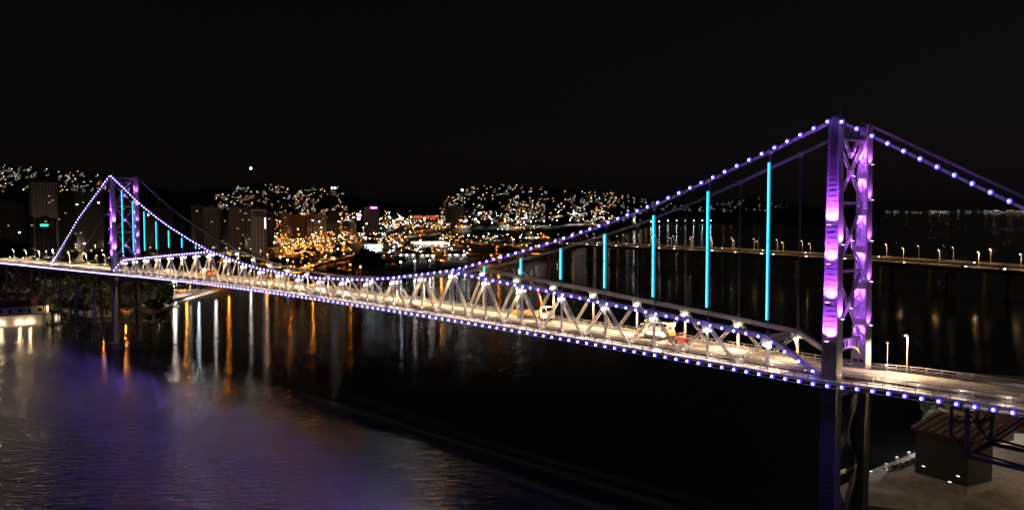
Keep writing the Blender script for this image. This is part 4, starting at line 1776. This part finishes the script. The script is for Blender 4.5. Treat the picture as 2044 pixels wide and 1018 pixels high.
def put_lamp(px, py, nme, sz, where, power=0, z=2.2):
    hh = (9, 10, 11)[sz]
    p = at(px, py, z + hh)
    p.z = z
    if (p - CAM).dot(FW) > smooth_D(px)[0] * .98:
        p = on_hill(px, py + hh * FPX / max(900, min(2600, (p - CAM).dot(FW))))
    first = (nme, sz) not in used
    used.add((nme, sz))
    o = place(KIND[nme, sz], p, face_cam(p), '%s street lamp %s' % (nme, where), 'street lamp', '%s street lamps %s' % (nme, where), first)
    if 'waterfront behind' in where:        # waterfront floodlights, shielded on the land side
        lamp('SPOT', (0, -1.5, hh - .9), power * .09, LCOL[nme], o, .5, aim=(0, -1, -.18), angle=100, blend=.4)
    elif power:
        lamp('SPOT', (0, -1.4, hh - 1.6), power, LCOL[nme], o, .3, aim=(0, 0, -1), angle=140, blend=.5)
    return o


def road_lamps(line, step, nme, sz, power, where, off):
    acc = 0
    for a, c in zip(line, line[1:]):
        acc += (c - a).length
        if acc > step:
            acc = 0
            d = (c - a).normalized()
            p = a + Vector((-d.y, d.x, 0)) * off
            first = (nme, sz) not in used
            used.add((nme, sz))
            o = place(KIND[nme, sz], p, math.atan2(-d.x, d.y) + (math.pi if off < 0 else 0) + R(90), '%s street lamp %s' % (nme, where), 'street lamp', '%s street lamps %s' % (nme, where), first)
            lamp('SPOT', (0, -1.4, (9, 10, 11)[sz] - 1.6), power, LCOL[nme], o, .3, aim=(0, 0, -1), angle=140, blend=.5)


road_lamps(RL_viaduct_road, 38, 'orange', 0, 17000, 'on the parapet of the elevated road', 5)
road_lamps(RL_slip_road, 30, 'orange', 0, 17000, 'on the slip road in front of the elevated road', 7)
road_lamps(RL_avenue, 55, 'orange', 1, 32000, 'on the long avenue behind the elevated road', 8)
road_lamps(RL_shore_road, 110, 'warm', 1, 26000, 'on the wide road across the city flat', 9)
n = 0
more = MB()
while n < 920:
    px = random.uniform(545, 1250) if random.random() < .55 else random.uniform(545, 900)
    py = random.triangular(424, 515, 450)
    if px > 985 and py > 492 or px > 1100 and py > 445:
        continue
    g = math.sin(px * .05) + math.sin(py * .16 + px * .02)
    if g < -.9:
        continue
    u = random.random()
    org = .62 if px < 700 else (.42 if px < 900 else .3)
    nme = 'orange' if u < org else 'warm' if u < org + .2 else 'white' if u < org + .42 else 'cool'
    sz = random.choice((0, 0, 0, 0, 1, 1))
    where = 'among the streets left of the bus terminal' if px < 845 else 'among the streets below the right hill'
    if n < 70:
        put_lamp(px, py, nme, sz, where, 18000)
    else:
        p = at(px, py, 12)
        if (p - CAM).dot(FW) > smooth_D(px)[0] * .98:
            p = on_hill(px, py)
            p.z += 9
        r_ = random.uniform(.25, .62)
        fc = (Vector((CX, CY, 0)) - Vector((p.x, p.y, 0))).normalized()
        more.tube((p.x, p.y, p.z - 10), p, .15, 4, mi=6)
        k = {'orange': 0, 'warm': 1, 'cool': 2, 'white': 3}[nme]
        if k < 2:
            more.ball(p + fc * r_ * .9, r_ * .55, k, 6, 4)
            more.ball(p - fc * r_ * .5, r_ * 1.5, 4 + k, 8, 5)
        else:
            more.ball(p, r_, k, 6, 4)
    n += 1
tag(more.build('city_street_lamps', [E_SODIUM, E_WARM, E_COOL, E_WHITE, E_SODHALO, E_WARMHALO, STEEL_D]), kind='stuff')
# the bright orange square beside the beige tower
for k in range(34):
    px = random.uniform(540, 662)
    py = 462 + (px - 540) * .12 + random.uniform(-4, 26)
    put_lamp(px, py, random.choice(('orange', 'orange', 'orange', 'warm', 'white')), random.choice((0, 0, 1)), 'on the bright square right of the beige tower', 20000)
for px, py, nme, sz in ((571, 496, 'orange', 1), (587, 488, 'orange', 1), (455, 505, 'orange', 1), (460, 506, 'orange', 0), (641, 462, 'orange', 2), (702, 457, 'orange', 2), (699, 483, 'orange', 1),
                        (659, 487, 'orange', 1), (720, 480, 'orange', 0), (781, 477, 'orange', 1), (785, 478, 'orange', 0), (559, 513, 'white', 1), (574, 519, 'cool', 1), (534, 508, 'orange', 1),
                        (981, 510, 'orange', 1), (999, 510, 'orange', 1), (1080, 466, 'orange', 1), (1089, 473, 'orange', 1), (1144, 465, 'orange', 2), (839, 480, 'cool', 1), (786, 493, 'cool', 1),
                        (1036, 505, 'white', 2), (1025, 478, 'white', 1), (965, 472, 'cool', 1), (988, 471, 'cool', 0), (1013, 468, 'cool', 1), (935, 470, 'cool', 2), (975, 466, 'orange', 1)):
    put_lamp(px, py, nme, sz, 'near the elevated road behind the bridge', 2600 if sz else 1500)
# waterfront lamps whose light streaks across the channel
for px, py, nme, pw in ((347, 562, 'white', 16000), (372, 556, 'orange', 52000), (396, 556, 'cool', 16000), (430, 552, 'white', 12000), (456, 546, 'orange', 46000), (533, 528, 'orange', 52000),
                        (580, 532, 'orange', 16000), (624, 530, 'orange', 46000), (699, 528, 'orange', 15000), (500, 540, 'white', 9000), (800, 523, 'cool', 8500), (828, 521, 'white', 8500),
                        (881, 520, 'orange', 40000), (858, 520, 'white', 9000), (995, 514, 'orange', 26000), (318, 575, 'white', 5000)):
    put_lamp(px, py, nme, 1, 'along the waterfront behind the bridge deck', pw)
for px, py in ((8, 500), (28, 499), (33, 505), (62, 498), (70, 500), (78, 503), (92, 502), (105, 499), (163, 501), (166, 505), (182, 499), (193, 510), (204, 500)):
    put_lamp(px, py, 'warm' if px % 3 else 'white', 0, 'beyond the left bridge approach', 1800)
for px in range(930, 1240, 26):
    put_lamp(px, 447 - (px - 930) * .035 + random.uniform(-3, 3), random.choice(('white', 'warm', 'cool')), random.choice((1, 1, 2)), 'on the coast road under the right hill', 0)
for px in range(1265, 1420, 17):
    put_lamp(px, 440 + random.uniform(-2, 2), random.choice(('white', 'cool', 'warm')), 2, 'on the far bay shore behind the road bridges', 0, 2.2)

for px, py in ((20, 492), (60, 490), (100, 493), (150, 488), (190, 490), (300, 494), (398, 496), (425, 494), (452, 495), (478, 496), (500, 497), (520, 500)):
    o = put_lamp(px, py, 'warm', 0, 'added to light the apartment tower facades')
    lamp('SPOT', (0, 1.0, 6), 10000, (1, .74, .55), o, .5, aim=(0, 1, .3), angle=140, blend=.6)  # upward fill spot, added to brighten the tower facades
for px in (570, 597, 622, 640, 664, 690):
    o = put_lamp(px, 468, 'orange', 1, 'added to light the orange block facades')
    lamp('SPOT', (0, 1.0, 6), 30000, (1, .42, .16), o, .5, aim=(0, 1, .3), angle=140, blend=.6)  # added orange fill spot washing the blocks behind
for hx0, hx1, n, yb, nm in ((20, 210, 7, 380, 'left hill'), (450, 685, 14, 425, 'middle hill'), (930, 1270, 22, 435, 'right hill')):
    for k in range(n):
        px = hx0 + (hx1 - hx0) * (k + random.random()) / n
        r = ridge(px)
        o = put_lamp(px, r + 8 + (yb - r - 10) * random.random(), random.choice(('orange', 'warm', 'warm', 'white')), 0, 'between the houses on the ' + nm, 40000)

# cars on the elevated road and streets
for px, py, z in ((612, 532, 9.1), (640, 523, 9.2), (665, 516, 9.5), (720, 508, 9.5), (775, 505, 9.5), (840, 503, 9.5), (930, 506, 9)):
    p = at(px, py, z + .1)
    car(tuple(p), face_cam(p) - R(90) + random.uniform(-.6, .6), random.randrange(5), 'car with lit headlights on the elevated road behind the bridge', 'cars on the elevated road')
# three flagpoles
for k, (px, cl_) in enumerate(((1050, YELLOW), (1054.5, YELLOW), (1058, pbr('green_flag', (.1, .4, .1), .7)))):
    p = at(px, 486, 2.6)
    fp = empty('flagpole', p, face_cam(p))
    tag(fp, ('left', 'middle', 'right')[k] + 'most of three tall flagpoles below the right hill' if k != 1 else 'middle one of three tall flagpoles below the right hill', 'flagpole')
    mb = MB()
    mb.tube((0, 0, 0), (0, 0, 20), .3, 6, .2)
    mb.build('pole', WHITE, fp)
    mb = MB()
    pr = None
    for q in range(6):
        a = (q * 1.0 + .2, .5 * math.sin(q * 1.1), 19.6 - q * .7)
        if pr:
            mb.quad((pr[0], pr[1], pr[2] - 3.2), (a[0], a[1], a[2] - 3.2), a, pr)
            mb.quad((pr[0], pr[1] + .05, pr[2]), (a[0], a[1] + .05, a[2]), (a[0], a[1] + .05, a[2] - 3.2), (pr[0], pr[1] + .05, pr[2] - 3.2))
        pr = a
    mb.build('flag', cl_, fp)
    lamp('SPOT', (0, -3, 2), 2500, (1, .9, .7), fp, .3, aim=(0, .2, 1), angle=60, blend=.5)

# lone bright lamp high on the left (radio mast on the dark hill top)
for px, py, D, r_, lab in ((503, 337, 4200, 5.0, 'single bright white lamp on a mast high in the dark sky'), (664, 376, 2180, 1.7, 'left one of two glaring floodlights on the middle hill top'),
                           (670, 376, 2180, 1.7, 'right one of two glaring floodlights on the middle hill top'), (923, 380, 2500, 2.6, 'bright white lamp on a mast left of the right hill')):
    p = atD(px, D, 0)
    z = zat(py, D)
    g = zat(ridge(px), smooth_D(px)[1]) * .96 if D < 4000 else 100
    ms = empty('lamp_mast', (p.x, p.y, 0))
    tag(ms, lab, 'lamp')
    mb = MB()
    mb.tube((0, 0, 0), (0, 0, z), 1.2, 6, .5)
    mb.build('mast', STEEL_D, ms)
    mb = MB()
    mb.ball((0, 0, z), r_, 0, 8, 5)
    mb.build('lamp_head', E_WHITE, ms)
m = MB()
c0 = atD(503, 4300, 0)
for k in range(24):
    a0, a1 = 2 * math.pi * k / 24, 2 * math.pi * (k + 1) / 24
    for (r0, z0), (r1, z1) in (((1500, -2), (900, 60)), ((900, 60), (420, 130)), ((420, 130), (0.1, 175))):
        m.quad((c0.x + r0 * math.cos(a0), c0.y + r0 * math.sin(a0), z0), (c0.x + r0 * math.cos(a1), c0.y + r0 * math.sin(a1), z0),
               (c0.x + r1 * math.cos(a1), c0.y + r1 * math.sin(a1), z1), (c0.x + r1 * math.cos(a0), c0.y + r1 * math.sin(a0), z1))
tag(m.build('distant_hill', HILLM, smooth=True), kind='structure')

# ------------------------------------------------------------------ trees
def tree_meshes(seed, h, cr, nleaf=520):
    rnd = random.Random(seed)
    tr = MB()
    tr.tube((0, 0, -.5), (0, 0, h * .45), h * .035, 7, h * .022)
    lobes = []
    for k in range(7):
        a = 2 * math.pi * k / 7 + rnd.uniform(-.3, .3)
        r = cr * rnd.uniform(.3, .7)
        z = h * rnd.uniform(.5, .85)
        lobes.append((Vector((r * math.cos(a), r * math.sin(a), z)), cr * rnd.uniform(.35, .55)))
        tr.tube((0, 0, h * .4), lobes[-1][0], h * .015, 5, h * .005)
    lobes.append((Vector((0, 0, h * .85)), cr * .45))
    lf = MB()
    for _ in range(nleaf):
        c, r = rnd.choice(lobes)
        d = Vector((rnd.gauss(0, 1), rnd.gauss(0, 1), rnd.gauss(0, 1))).normalized()
        p = c + d * r * rnd.uniform(.55, 1.08)
        s = rnd.uniform(.35, .8) * cr / 5
        u_ = Vector((rnd.gauss(0, 1), rnd.gauss(0, 1), rnd.gauss(0, .6))).normalized()
        v_ = u_.cross(d + Vector((.1, 0, .2))).normalized()
        lf.quad(p - u_ * s - v_ * s * .6, p + u_ * s - v_ * s * .6, p + u_ * s * .7 + v_ * s, p - u_ * s * .7 + v_ * s)
    return tr.mesh('trunk', [BARK]), lf.mesh('crown', [LEAF])


TG = {}
TREES = [tree_meshes(k, 11 + k * 1.5, 5 + k * .5) for k in range(4)]


def tree(p, s, k, label, group):
    d = p - CAM
    px = 1022 + FPX * d.dot(RT) / d.dot(FW)
    TG.setdefault(group, []).append((px, s, None))
    tt = empty('tree', p, random.uniform(0, 6.28))
    tt.scale = (s, s, s * random.uniform(.85, 1.15))
    tag(tt, label, 'tree', group)
    inst('trunk', TREES[k][0], (0, 0, 0), 0, tt)
    inst('crown', TREES[k][1], (0, 0, 0), 0, tt)


for k in range(46):
    px = random.uniform(95, 335)
    py = random.uniform(583, 640)
    tree(at(px, py, 2.2), random.uniform(.7, 1.3), k % 4, 'dark leafy tree on the bank below the left bridge approach', 'trees on the left bank')
for k in range(12):
    tree(at(random.uniform(-30, 90), random.uniform(570, 600), 2.2), random.uniform(.7, 1.1), k % 4, 'dark tree behind the waterfront restaurant', 'trees behind the restaurant')
for k in range(14):
    tree(at(random.uniform(-20, 60), random.uniform(520, 536), 2.2), random.uniform(1.3, 1.9), k % 4, 'large dark tree behind the left bridge approach', 'trees beyond the left approach')
for k in range(26):
    px = random.uniform(62, 215) if k < 12 else random.uniform(230, 420)
    tree(at(px, random.uniform(516, 540), 2.2), random.uniform(.6, 1.0), k % 4, 'small dark tree along the street beyond the bridge deck', 'street trees beyond the bridge deck')
for k in range(22):
    px = random.uniform(698, 768)
    tree(at(px, random.uniform(538, 551), 2.2), random.uniform(.75, 1.25) * (1.2 - abs(px - 732) / 80), k % 4, 'dense dark tree in the grove beside the slip road', 'grove beside the slip road')
for k in range(12):
    px = random.uniform(640, 705)
    tree(at(px, random.uniform(546, 555), 2.2), random.uniform(.35, .6), k % 4, 'low dark tree at the left foot of the grove', 'low trees left of the grove')
for k in range(12):
    px = random.uniform(772, 812) if k < 6 else random.uniform(812, 985)
    tree(at(px, random.uniform(528, 536), 2.2), random.uniform(.5, .9) if k < 6 else random.uniform(.3, .5), k % 4, 'dark round tree on the harbour edge', 'trees on the harbour edge')
for k in range(16):
    px = random.uniform(560, 700)
    tree(at(px, random.uniform(496, 520), 2.2), random.uniform(.5, .9), k % 4, 'dark tree between the street lamps by the elevated road', 'trees by the elevated road')

# ------------------------------------------------------------------ left bank: restaurant, huts, parked cars, ramp
p = at(30, 652, 0)
rs = empty('restaurant', (p.x, p.y, 0), face_cam(p) + .06)
tag(rs, 'white waterfront restaurant with a red tiled roof and warm wall lamps', 'restaurant')
mb = MB()
mb.box(-19, 13.5, 0, 9, -2, 5.8)
mb.hexa([(13.5, 0, -2), (17.2, 2.4, -2), (17.2, 9, -2), (13.5, 9, -2), (13.5, 0, 5.8), (17.2, 2.4, 5.8), (17.2, 9, 5.8), (13.5, 9, 5.8)])
mb.build('lower_wall', WALLW, rs)
mb = MB()
mb.box(-20, 17.5, -.7, 9.4, 5.81, 6.3)
mb.build('terrace', CONC, rs)
mb = MB()
for k in range(20):
    mb.box(-19.5 + k * 1.9, -19.4 + k * 1.9, -.6, -.5, 6.3, 7.2)
mb.box(-19.6, 17.3, -.62, -.5, 7.2, 7.3)
mb.build('terrace_railing', RAILM, rs)
mb = MB()
mb.box(-19, 16.2, 2.0, 9, 6.31, 10.4)
mb.build('upper_wall', WALLW, rs)
rf = MB()
rf.hexa([(-20.5, 1.0, 10.41), (17.2, 1.0, 10.41), (17.2, 10.5, 10.41), (-20.5, 10.5, 10.41), (-15, 5.4, 13.4), (11, 5.4, 13.4), (11, 6.1, 13.4), (-15, 6.1, 13.4)])
for k in range(60):
    x = -20.2 + k * .63
    k0 = min(1, max(0, (x + 20.5) / 5.5))
    k1 = min(1, max(0, (17.2 - x) / 6.2))
    q = min(k0, k1)
    rf.beam((x, 1.0, 10.46), (x, 1.0 + 4.4 * q, 10.46 + 3.0 * q), .2, .1)
rf.build('roof', pbr('restaurant_tile', (.16, .055, .04), .85, 0, .3, 1.2), rs)
mb = MB()
mb.box(-6, 6, 5.3, 6.3, 13.41, 13.8)
mb.build('roof_ridge', CONC, rs)
for k in range(7):
    x = -16.5 + k * 4.6
    mb = MB()
    dr = k in (1, 3, 5)
    mb.box(x, x + (1.3 if dr else 1.9), 1.93, 2.02, 6.4 if dr else 7.3, 9.0)
    mb.build('door' if dr else 'window', GLASSD, rs)
mb = MB()
mb.box(-18.4, -16.9, 1.9, 2.02, 6.8, 9.2)
mb.build('lit_window', E_WARM, rs)
for x in (-14, -6.5, 2.2, 7.2):
    mb = MB()
    mb.box(x - .5, x + .5, -.5, -.1, 1.1, 1.35, 0)
    mb.ball((x, -.5, 1.55), .42, 1, 8, 4)
    mb.build('wall_lamp', [STEEL_D, E_WARM], rs)
    lamp('POINT', (x, -1.0, 2.0), 800, (1, .68, .36), rs, .2)
mb = MB()
mb.box(15.2, 15.9, 1.5, 1.95, 9.2, 9.6)
mb.build('wall_lamp', E_WARM, rs)
lamp('POINT', (15.8, .9, 8.6), 350, (1, .75, .35), rs, .2)
mb = MB()
mb.box(19, 22, 1, 3, -1, 5.4)
mb.build('lamp_booth', WALLW, rs)
lamp('POINT', (20.4, -.4, 3.4), 300, (1, .72, .4), rs, .2)
for px, py, lab, s in ((206, 608, 'small orange lit hut half hidden by the left bridge tower', .8), (251, 621, 'orange lit boat shed on the bank right of the left bridge tower', 1.2)):
    p = at(px, py, 2.2)
    ht = empty('hut', p, face_cam(p) + .2)
    ht.scale = (s, s, s)
    tag(ht, lab, 'hut')
    mb = MB()
    mb.box(-3.4, 3.4, 0, 4, -1, 3.0)
    mb.build('wall', pbr('ochre_wall', (.42, .26, .14), .8, 0, .35, .8), ht)
    mb = MB()
    mb.hexa([(-3.9, -.8, 3.0), (3.9, -.8, 3.0), (3.9, 4.4, 3.0), (-3.9, 4.4, 3.0), (-3.9, 1.9, 4.4), (3.9, 1.9, 4.4), (3.9, 2.1, 4.4), (-3.9, 2.1, 4.4)])
    mb.build('roof', TILE, ht)
    for x in (-2.2, .4, 2.0):
        mb = MB()
        mb.box(x, x + .9, -.05, .02, .2 if x == .4 else 1.0, 2.3)
        mb.build('door' if x == .4 else 'window', GLASSD, ht)
    lamp('POINT', (-.6, -2.0, 2.8), 1700, (1, .30, .04), ht, .25)
    mb = MB()
    mb.ball((-.6, -1.0, 2.7), .2, 0, 6, 4)
    mb.build('lamp', E_SODDIM, ht)
for lab, px0, px1, pyt, pyb in (('grey bank house with two windows left of the orange hut', 190, 214, 579, 592), ('pale hut among trees right of the left bridge tower', 262, 282, 585, 598),
                                ('low house with pale roof at the far left under the bridge', 18, 60, 571, 583)):
    p = at((px0 + px1) / 2, pyb, 2.2)
    D = (p - CAM).dot(FW)
    w, h = (px1 - px0) * D / FPX / 2, (pyb - pyt) * D / FPX
    ht = empty('bank_house', p, face_cam(p))
    tag(ht, lab, 'house')
    mb = MB()
    mb.box(-w, w, 0, w * 1.3, -1, h * .75)
    mb.build('wall', WALLW, ht)
    mb = MB()
    mb.hexa([(-w - .4, -.5, h * .75), (w + .4, -.5, h * .75), (w + .4, w * 1.3 + .4, h * .75), (-w - .4, w * 1.3 + .4, h * .75), (-w * .8, w * .6, h * 1.1), (w * .8, w * .6, h * 1.1), (w * .8, w * .7, h * 1.1), (-w * .8, w * .7, h * 1.1)])
    mb.build('roof', TILE, ht)
    for x in (-w * .55, w * .25):
        mb = MB()
        mb.box(x, x + w * .35, -.06, .02, h * .25, h * .6)
        mb.build('window', GLASSD, ht)
k = 0
for row in range(4):
    for q in range(9):
        px = 306 + q * 10 + row * 5
        py = 589 - row * 4.6 - q * (.5 + row * .05)
        p = at(px, py, 2.25)
        car(tuple(p), face_cam(p) + R(18) + random.uniform(-.08, .08), random.choice((0, 0, 1, 1, 2, 3)), 'car parked in the lot below the left half of the bridge', 'cars in the waterfront car park', False)
for px, py, nme, pw in ((312, 545, 'warm', 2500), (341, 560, 'orange', 6000), (352, 557, 'white', 6000), (379, 563, 'white', 3000)):
    put_lamp(px, py, nme, 0, 'in the waterfront car park', pw)
m = MB()
rp = [(300, 600), (333, 598), (352, 594), (395, 588), (440, 578), (352, 609), (338, 606)]
q = [at(px, py, 0) for px, py in ((322, 605), (347, 609), (440, 578.5), (420, 582), (340, 596))]
a = [at(328, 601, 1.2), at(346, 608.5, .15), at(438, 579.5, .15), at(412, 577, 2.0), at(345, 592, 2.0)]
m.poly(a)
for i in range(5):
    u_, v_ = a[i], a[(i + 1) % 5]
    m.quad((u_.x, u_.y, -2), (v_.x, v_.y, -2), v_, u_)
tag(m.build('boat_ramp', CONC), kind='structure')
p = at(351, 612, 0)
bt = empty('motor_boat', p, R(20))
tag(bt, 'small white motor boat moored off the tip of the boat ramp', 'boat')
mb = MB()
for k in range(8):
    f0, f1 = k / 8, (k + 1) / 8
    w0, w1 = 1.2 * (1 - f0 ** 3), 1.2 * (1 - f1 ** 3)
    x0, x1 = -3.2 + 6.4 * f0, -3.2 + 6.4 * f1
    mb.hexa([(x0, -w0 * .6, -.3), (x1, -w1 * .6, -.3), (x1, w1 * .6 + .01, -.3), (x0, w0 * .6, -.3), (x0, -w0, .8), (x1, -w1, .8 + .1 * f1), (x1, w1 + .01, .8 + .1 * f1), (x0, w0, .8)])
mb.build('hull', WHITE, bt)
mb = MB()
mb.box(-1.2, .8, -.7, .7, .81, 1.8)
mb.build('cabin', WHITE, bt)
mb = MB()
mb.tube((0, 0, 1.8), (0, 0, 2.6), .05, 5)
mb.ball((0, 0, 2.7), .3, 1, 6, 4)
mb.build('masthead_lamp', [STEEL_D, E_WHITE], bt)
lamp('POINT', (0, 0, 3.2), 400, (1, 1, 1), bt, .2)
rnd = random.Random(5)
rk = MB()
for k in range(60):
    px = 92 + k * 4.2 + rnd.uniform(-2, 2)
    p = at(px, 645 - (px - 92) * .02 + rnd.uniform(-2, 2), .4)
    r_ = rnd.uniform(.8, 2.2)
    n0 = len(rk.v)
    rk.ball(p, r_, 0, 6, 4, .6)
    rk.v[n0:] = [(x + rnd.uniform(-.3, .3) * r_, y + rnd.uniform(-.3, .3) * r_, z + rnd.uniform(-.2, .2) * r_) for x, y, z in rk.v[n0:]]
tag(rk.build('shore_rocks', ROCK), kind='stuff')

# ------------------------------------------------------------------ right bank: quay, pier block, sheds
qp = [at(px, py, 3) for px, py in ((1672, 972), (1745, 935), (1828, 902), (1900, 880), (2110, 850), (2300, 980), (2200, 1060), (1990, 1016), (1935, 1003), (1800, 988))]
m = MB()
m.poly(qp[::-1])
for i in range(len(qp)):
    u_, v_ = qp[i], qp[(i + 1) % len(qp)]
    m.quad((v_.x, v_.y, -3), (u_.x, u_.y, -3), u_, v_)
m.f[0] = m.f[0][::-1]
tag(m.build('quay', CONC), kind='structure')
m = MB()
yp = [at(px, py, 3.03) for px, py in ((1937, 985), (1944, 930), (1975, 868), (2150, 862), (2280, 985), (2180, 1040), (1995, 1010))]
m.poly(yp)
tag(m.build('yard', EARTH), kind='structure')
for k, (px, py) in enumerate(((1814, 911), (1769, 934), (1770, 948), (1704, 981), (1790, 921), (1738, 950))):
    p = at(px, py, 3)
    mb = MB()
    mb.tube((0, 0, 0), (0, 0, .9), .28, 10, .22)
    mb.tube((0, 0, .9), (0, 0, 1.15), .4, 10, .34)
    o = mb.build('bollard', WHITE)
    o.location = p
    lamp('POINT', (0, 0, 1.7), 60, (1, .95, .85), o, .15)  # fill light added above the bollard to pale the quay
    tag(o, 'white mooring bollard on the quay left of the pier block', 'bollard', 'bollards along the quay')
pb = empty('pier_block', (335.0, 55.8, 3), math.atan2(-2.6, 12))
tag(pb, 'dark square concrete pier block with a ribbed sloping roof on the quay', 'pier block')
hb = 11.2
mb = MB()
mb.box(-6.6, 6.6, -.5, 9.4, -4, 1.6)
mb.build('plinth', CONC, pb)
mb = MB()
mb.box(-6.1, 6.1, .3, 9, 1.6, hb)
mb.build('wall', pbr('near_black_concrete', (.02, .019, .018), .9, 0, .5, .5), pb)  # wall concrete toned close to black
mb = MB()
for k in range(4):
    mb.box(-6.15, 6.15, .24, .3, 2.6 + k * 2.1, 2.75 + k * 2.1)
mb.build('ledge', CONC_D, pb)
mb = MB()
mb.hexa([(-6.8, -.6, hb), (10.2, -.6, hb), (10.2, 9.6, hb), (-6.8, 9.6, hb), (-6.8, -.6, hb + .4), (10.2, -.6, hb + .4), (10.2, 9.6, hb + 2.9), (-6.8, 9.6, hb + 2.9)])
mb.build('roof', pbr('dark_red_roof', (.07, .03, .035), .8, 0, .4, .8), pb)
for k in range(9):
    x = -6.3 + k * 2.0
    mb = MB()
    mb.beam((x, -.5, hb + .55), (x, 9.5, hb + 3.0), .8, .24)
    mb.build('roof_rib', pbr('roof_rib_grey', (.2, .18, .17), .8, 0, .4, .8) if k == 0 else bpy.data.materials['roof_rib_grey'], pb)
mb = MB()
mb.box(-6.8, 0.0, 9.2, 9.9, hb + 2.9, hb + 3.5)
mb.build('roof_edge', WALLW, pb)
mb = MB()
for a in range(3):
    mb.tube((-3 + .9 * math.cos(a * 2.1), 8.4 + .9 * math.sin(a * 2.1), hb + 2.4), (-3, 8.4, hb + 4.6), .07, 5)
mb.tube((-3, 8.4, hb + 4.6), (-3, 8.4, hb + 8.0), .08, 6, .04)
mb.build('antenna_mast', WALLW, pb)
for x, z in ((-4, 3.4), (4.0, 3.3), (2.2, 1.6)):
    mb = MB()
    mb.box(x - .35, x + .35, .2, .3, z, z + .2)
    mb.build('small_lamp', emit('pier_lamp', (1, .95, .85), 1.5), pb)
pl = empty('planter', at(1798, 948, 3))
tag(pl, 'low walled planting bed on the quay left of the pier block', 'planter')
LOC = at(1798, 948, 3)
q = [at(px, py, 3) - LOC for px, py in ((1768, 950), (1832, 925), (1832, 962), (1768, 957))]
mb = MB()
for i in range(4):
    mb.beam(q[i] + Vector((0, 0, .5)), q[(i + 1) % 4] + Vector((0, 0, .5)), .4, 1.0)
mb.build('wall', CONC, pl)
mb = MB()
mb.poly([v + Vector((0, 0, .8)) for v in q])
mb.build('soil', EARTH, pl)
mb = MB()
for k in range(160):
    u_ = rnd.random()
    c = q[0].lerp(q[1], u_) + Vector((rnd.uniform(-.5, .5), rnd.uniform(-.6, .3), .9 + rnd.uniform(0, .7)))
    d = Vector((rnd.gauss(0, 1), rnd.gauss(0, 1), rnd.gauss(0, 1))).normalized() * .3
    e = d.cross(Vector((.3, .2, 1))).normalized() * .22
    mb.quad(c - d - e, c + d - e, c + d + e, c - d + e)
ob = mb.build('shrubs', LEAF, pl)
ob['kind'] = 'stuff'
p = at(2040, 890, 3)
wh = empty('warehouse', p, face_cam(p) + .15)
tag(wh, 'pale warehouse with a long dark red tiled roof under the bridge at the right edge', 'warehouse')
mb = MB()
mb.box(-15, 16, 0, 9, -1, 3.4)
mb.build('wall', WALLW, wh)
mb = MB()
mb.hexa([(-15.6, -.8, 3.4), (16.6, -.8, 3.4), (16.6, 9, 3.4), (-15.6, 9, 3.4), (-15.6, -.8, 3.6), (16.6, -.8, 3.6), (16.6, 9, 6.2), (-15.6, 9, 6.2)])
for k in range(40):
    mb.beam((-15.4 + k * .82, -.75, 3.66), (-15.4 + k * .82, 8.9, 6.24), .16, .1)
mb.build('roof', pbr('old_dark_tile', (.09, .035, .03), .85, 0, .4, 1), wh)
mb = MB()
mb.box(-12.5, 18, 9.02, 22, -1, 14)
mb.build('rear_hall', WALLW, wh)
for px, py, s in ((1880, 838, 1.0), (1905, 835, .9), (1860, 842, .8)):
    tree(at(px, py + 26, 3), s * .75, 1, 'dark leafy tree behind the pier block under the bridge', 'trees behind the pier block')
yl = city_lamp(E_WARM, 9, .4)
tag(yl, 'street lamp standing in the yard right of the pier block', 'street lamp')
yl.location = (357, 78, 3)
lamp('POINT', (0, -1.4, 8), 4500, (1, .75, .5), yl, .3)
ql = city_lamp(E_WHITE, 8, .35)
tag(ql, 'white lamp added out of view behind the pier block to light the quay', 'street lamp')
ql.location = tuple(at(1872, 893, 3))
lamp('POINT', (0, -1.4, 7), 9000, (1, .95, .9), ql, .3)  # unseen lamp, added for the light on the quay

# ------------------------------------------------------------------ say where in its group each repeat stands
groups = {}
for o in list(COL.objects):
    if o.parent is None and 'group' in o.keys() and 'label' in o.keys():
        groups.setdefault(o['label'], []).append(o)
for lab, os_ in groups.items():
    if len(os_) < 4:
        continue

    def col(o):
        d = o.location - CAM
        return d.dot(RT) / d.dot(FW)
    os_.sort(key=col)
    n = len(os_)
    base = lab.split()
    for i, o in enumerate(os_):
        z = ('leftmost of its kind,' if i == 0 else 'rightmost of its kind,' if i == n - 1 else
             'left end,' if i < n * .25 else 'left of centre,' if i < n * .5 else 'right of centre,' if i < n * .75 else 'right end,')
        new = z + ' ' + lab
        if len(new.split()) <= 16:
            o['label'] = new
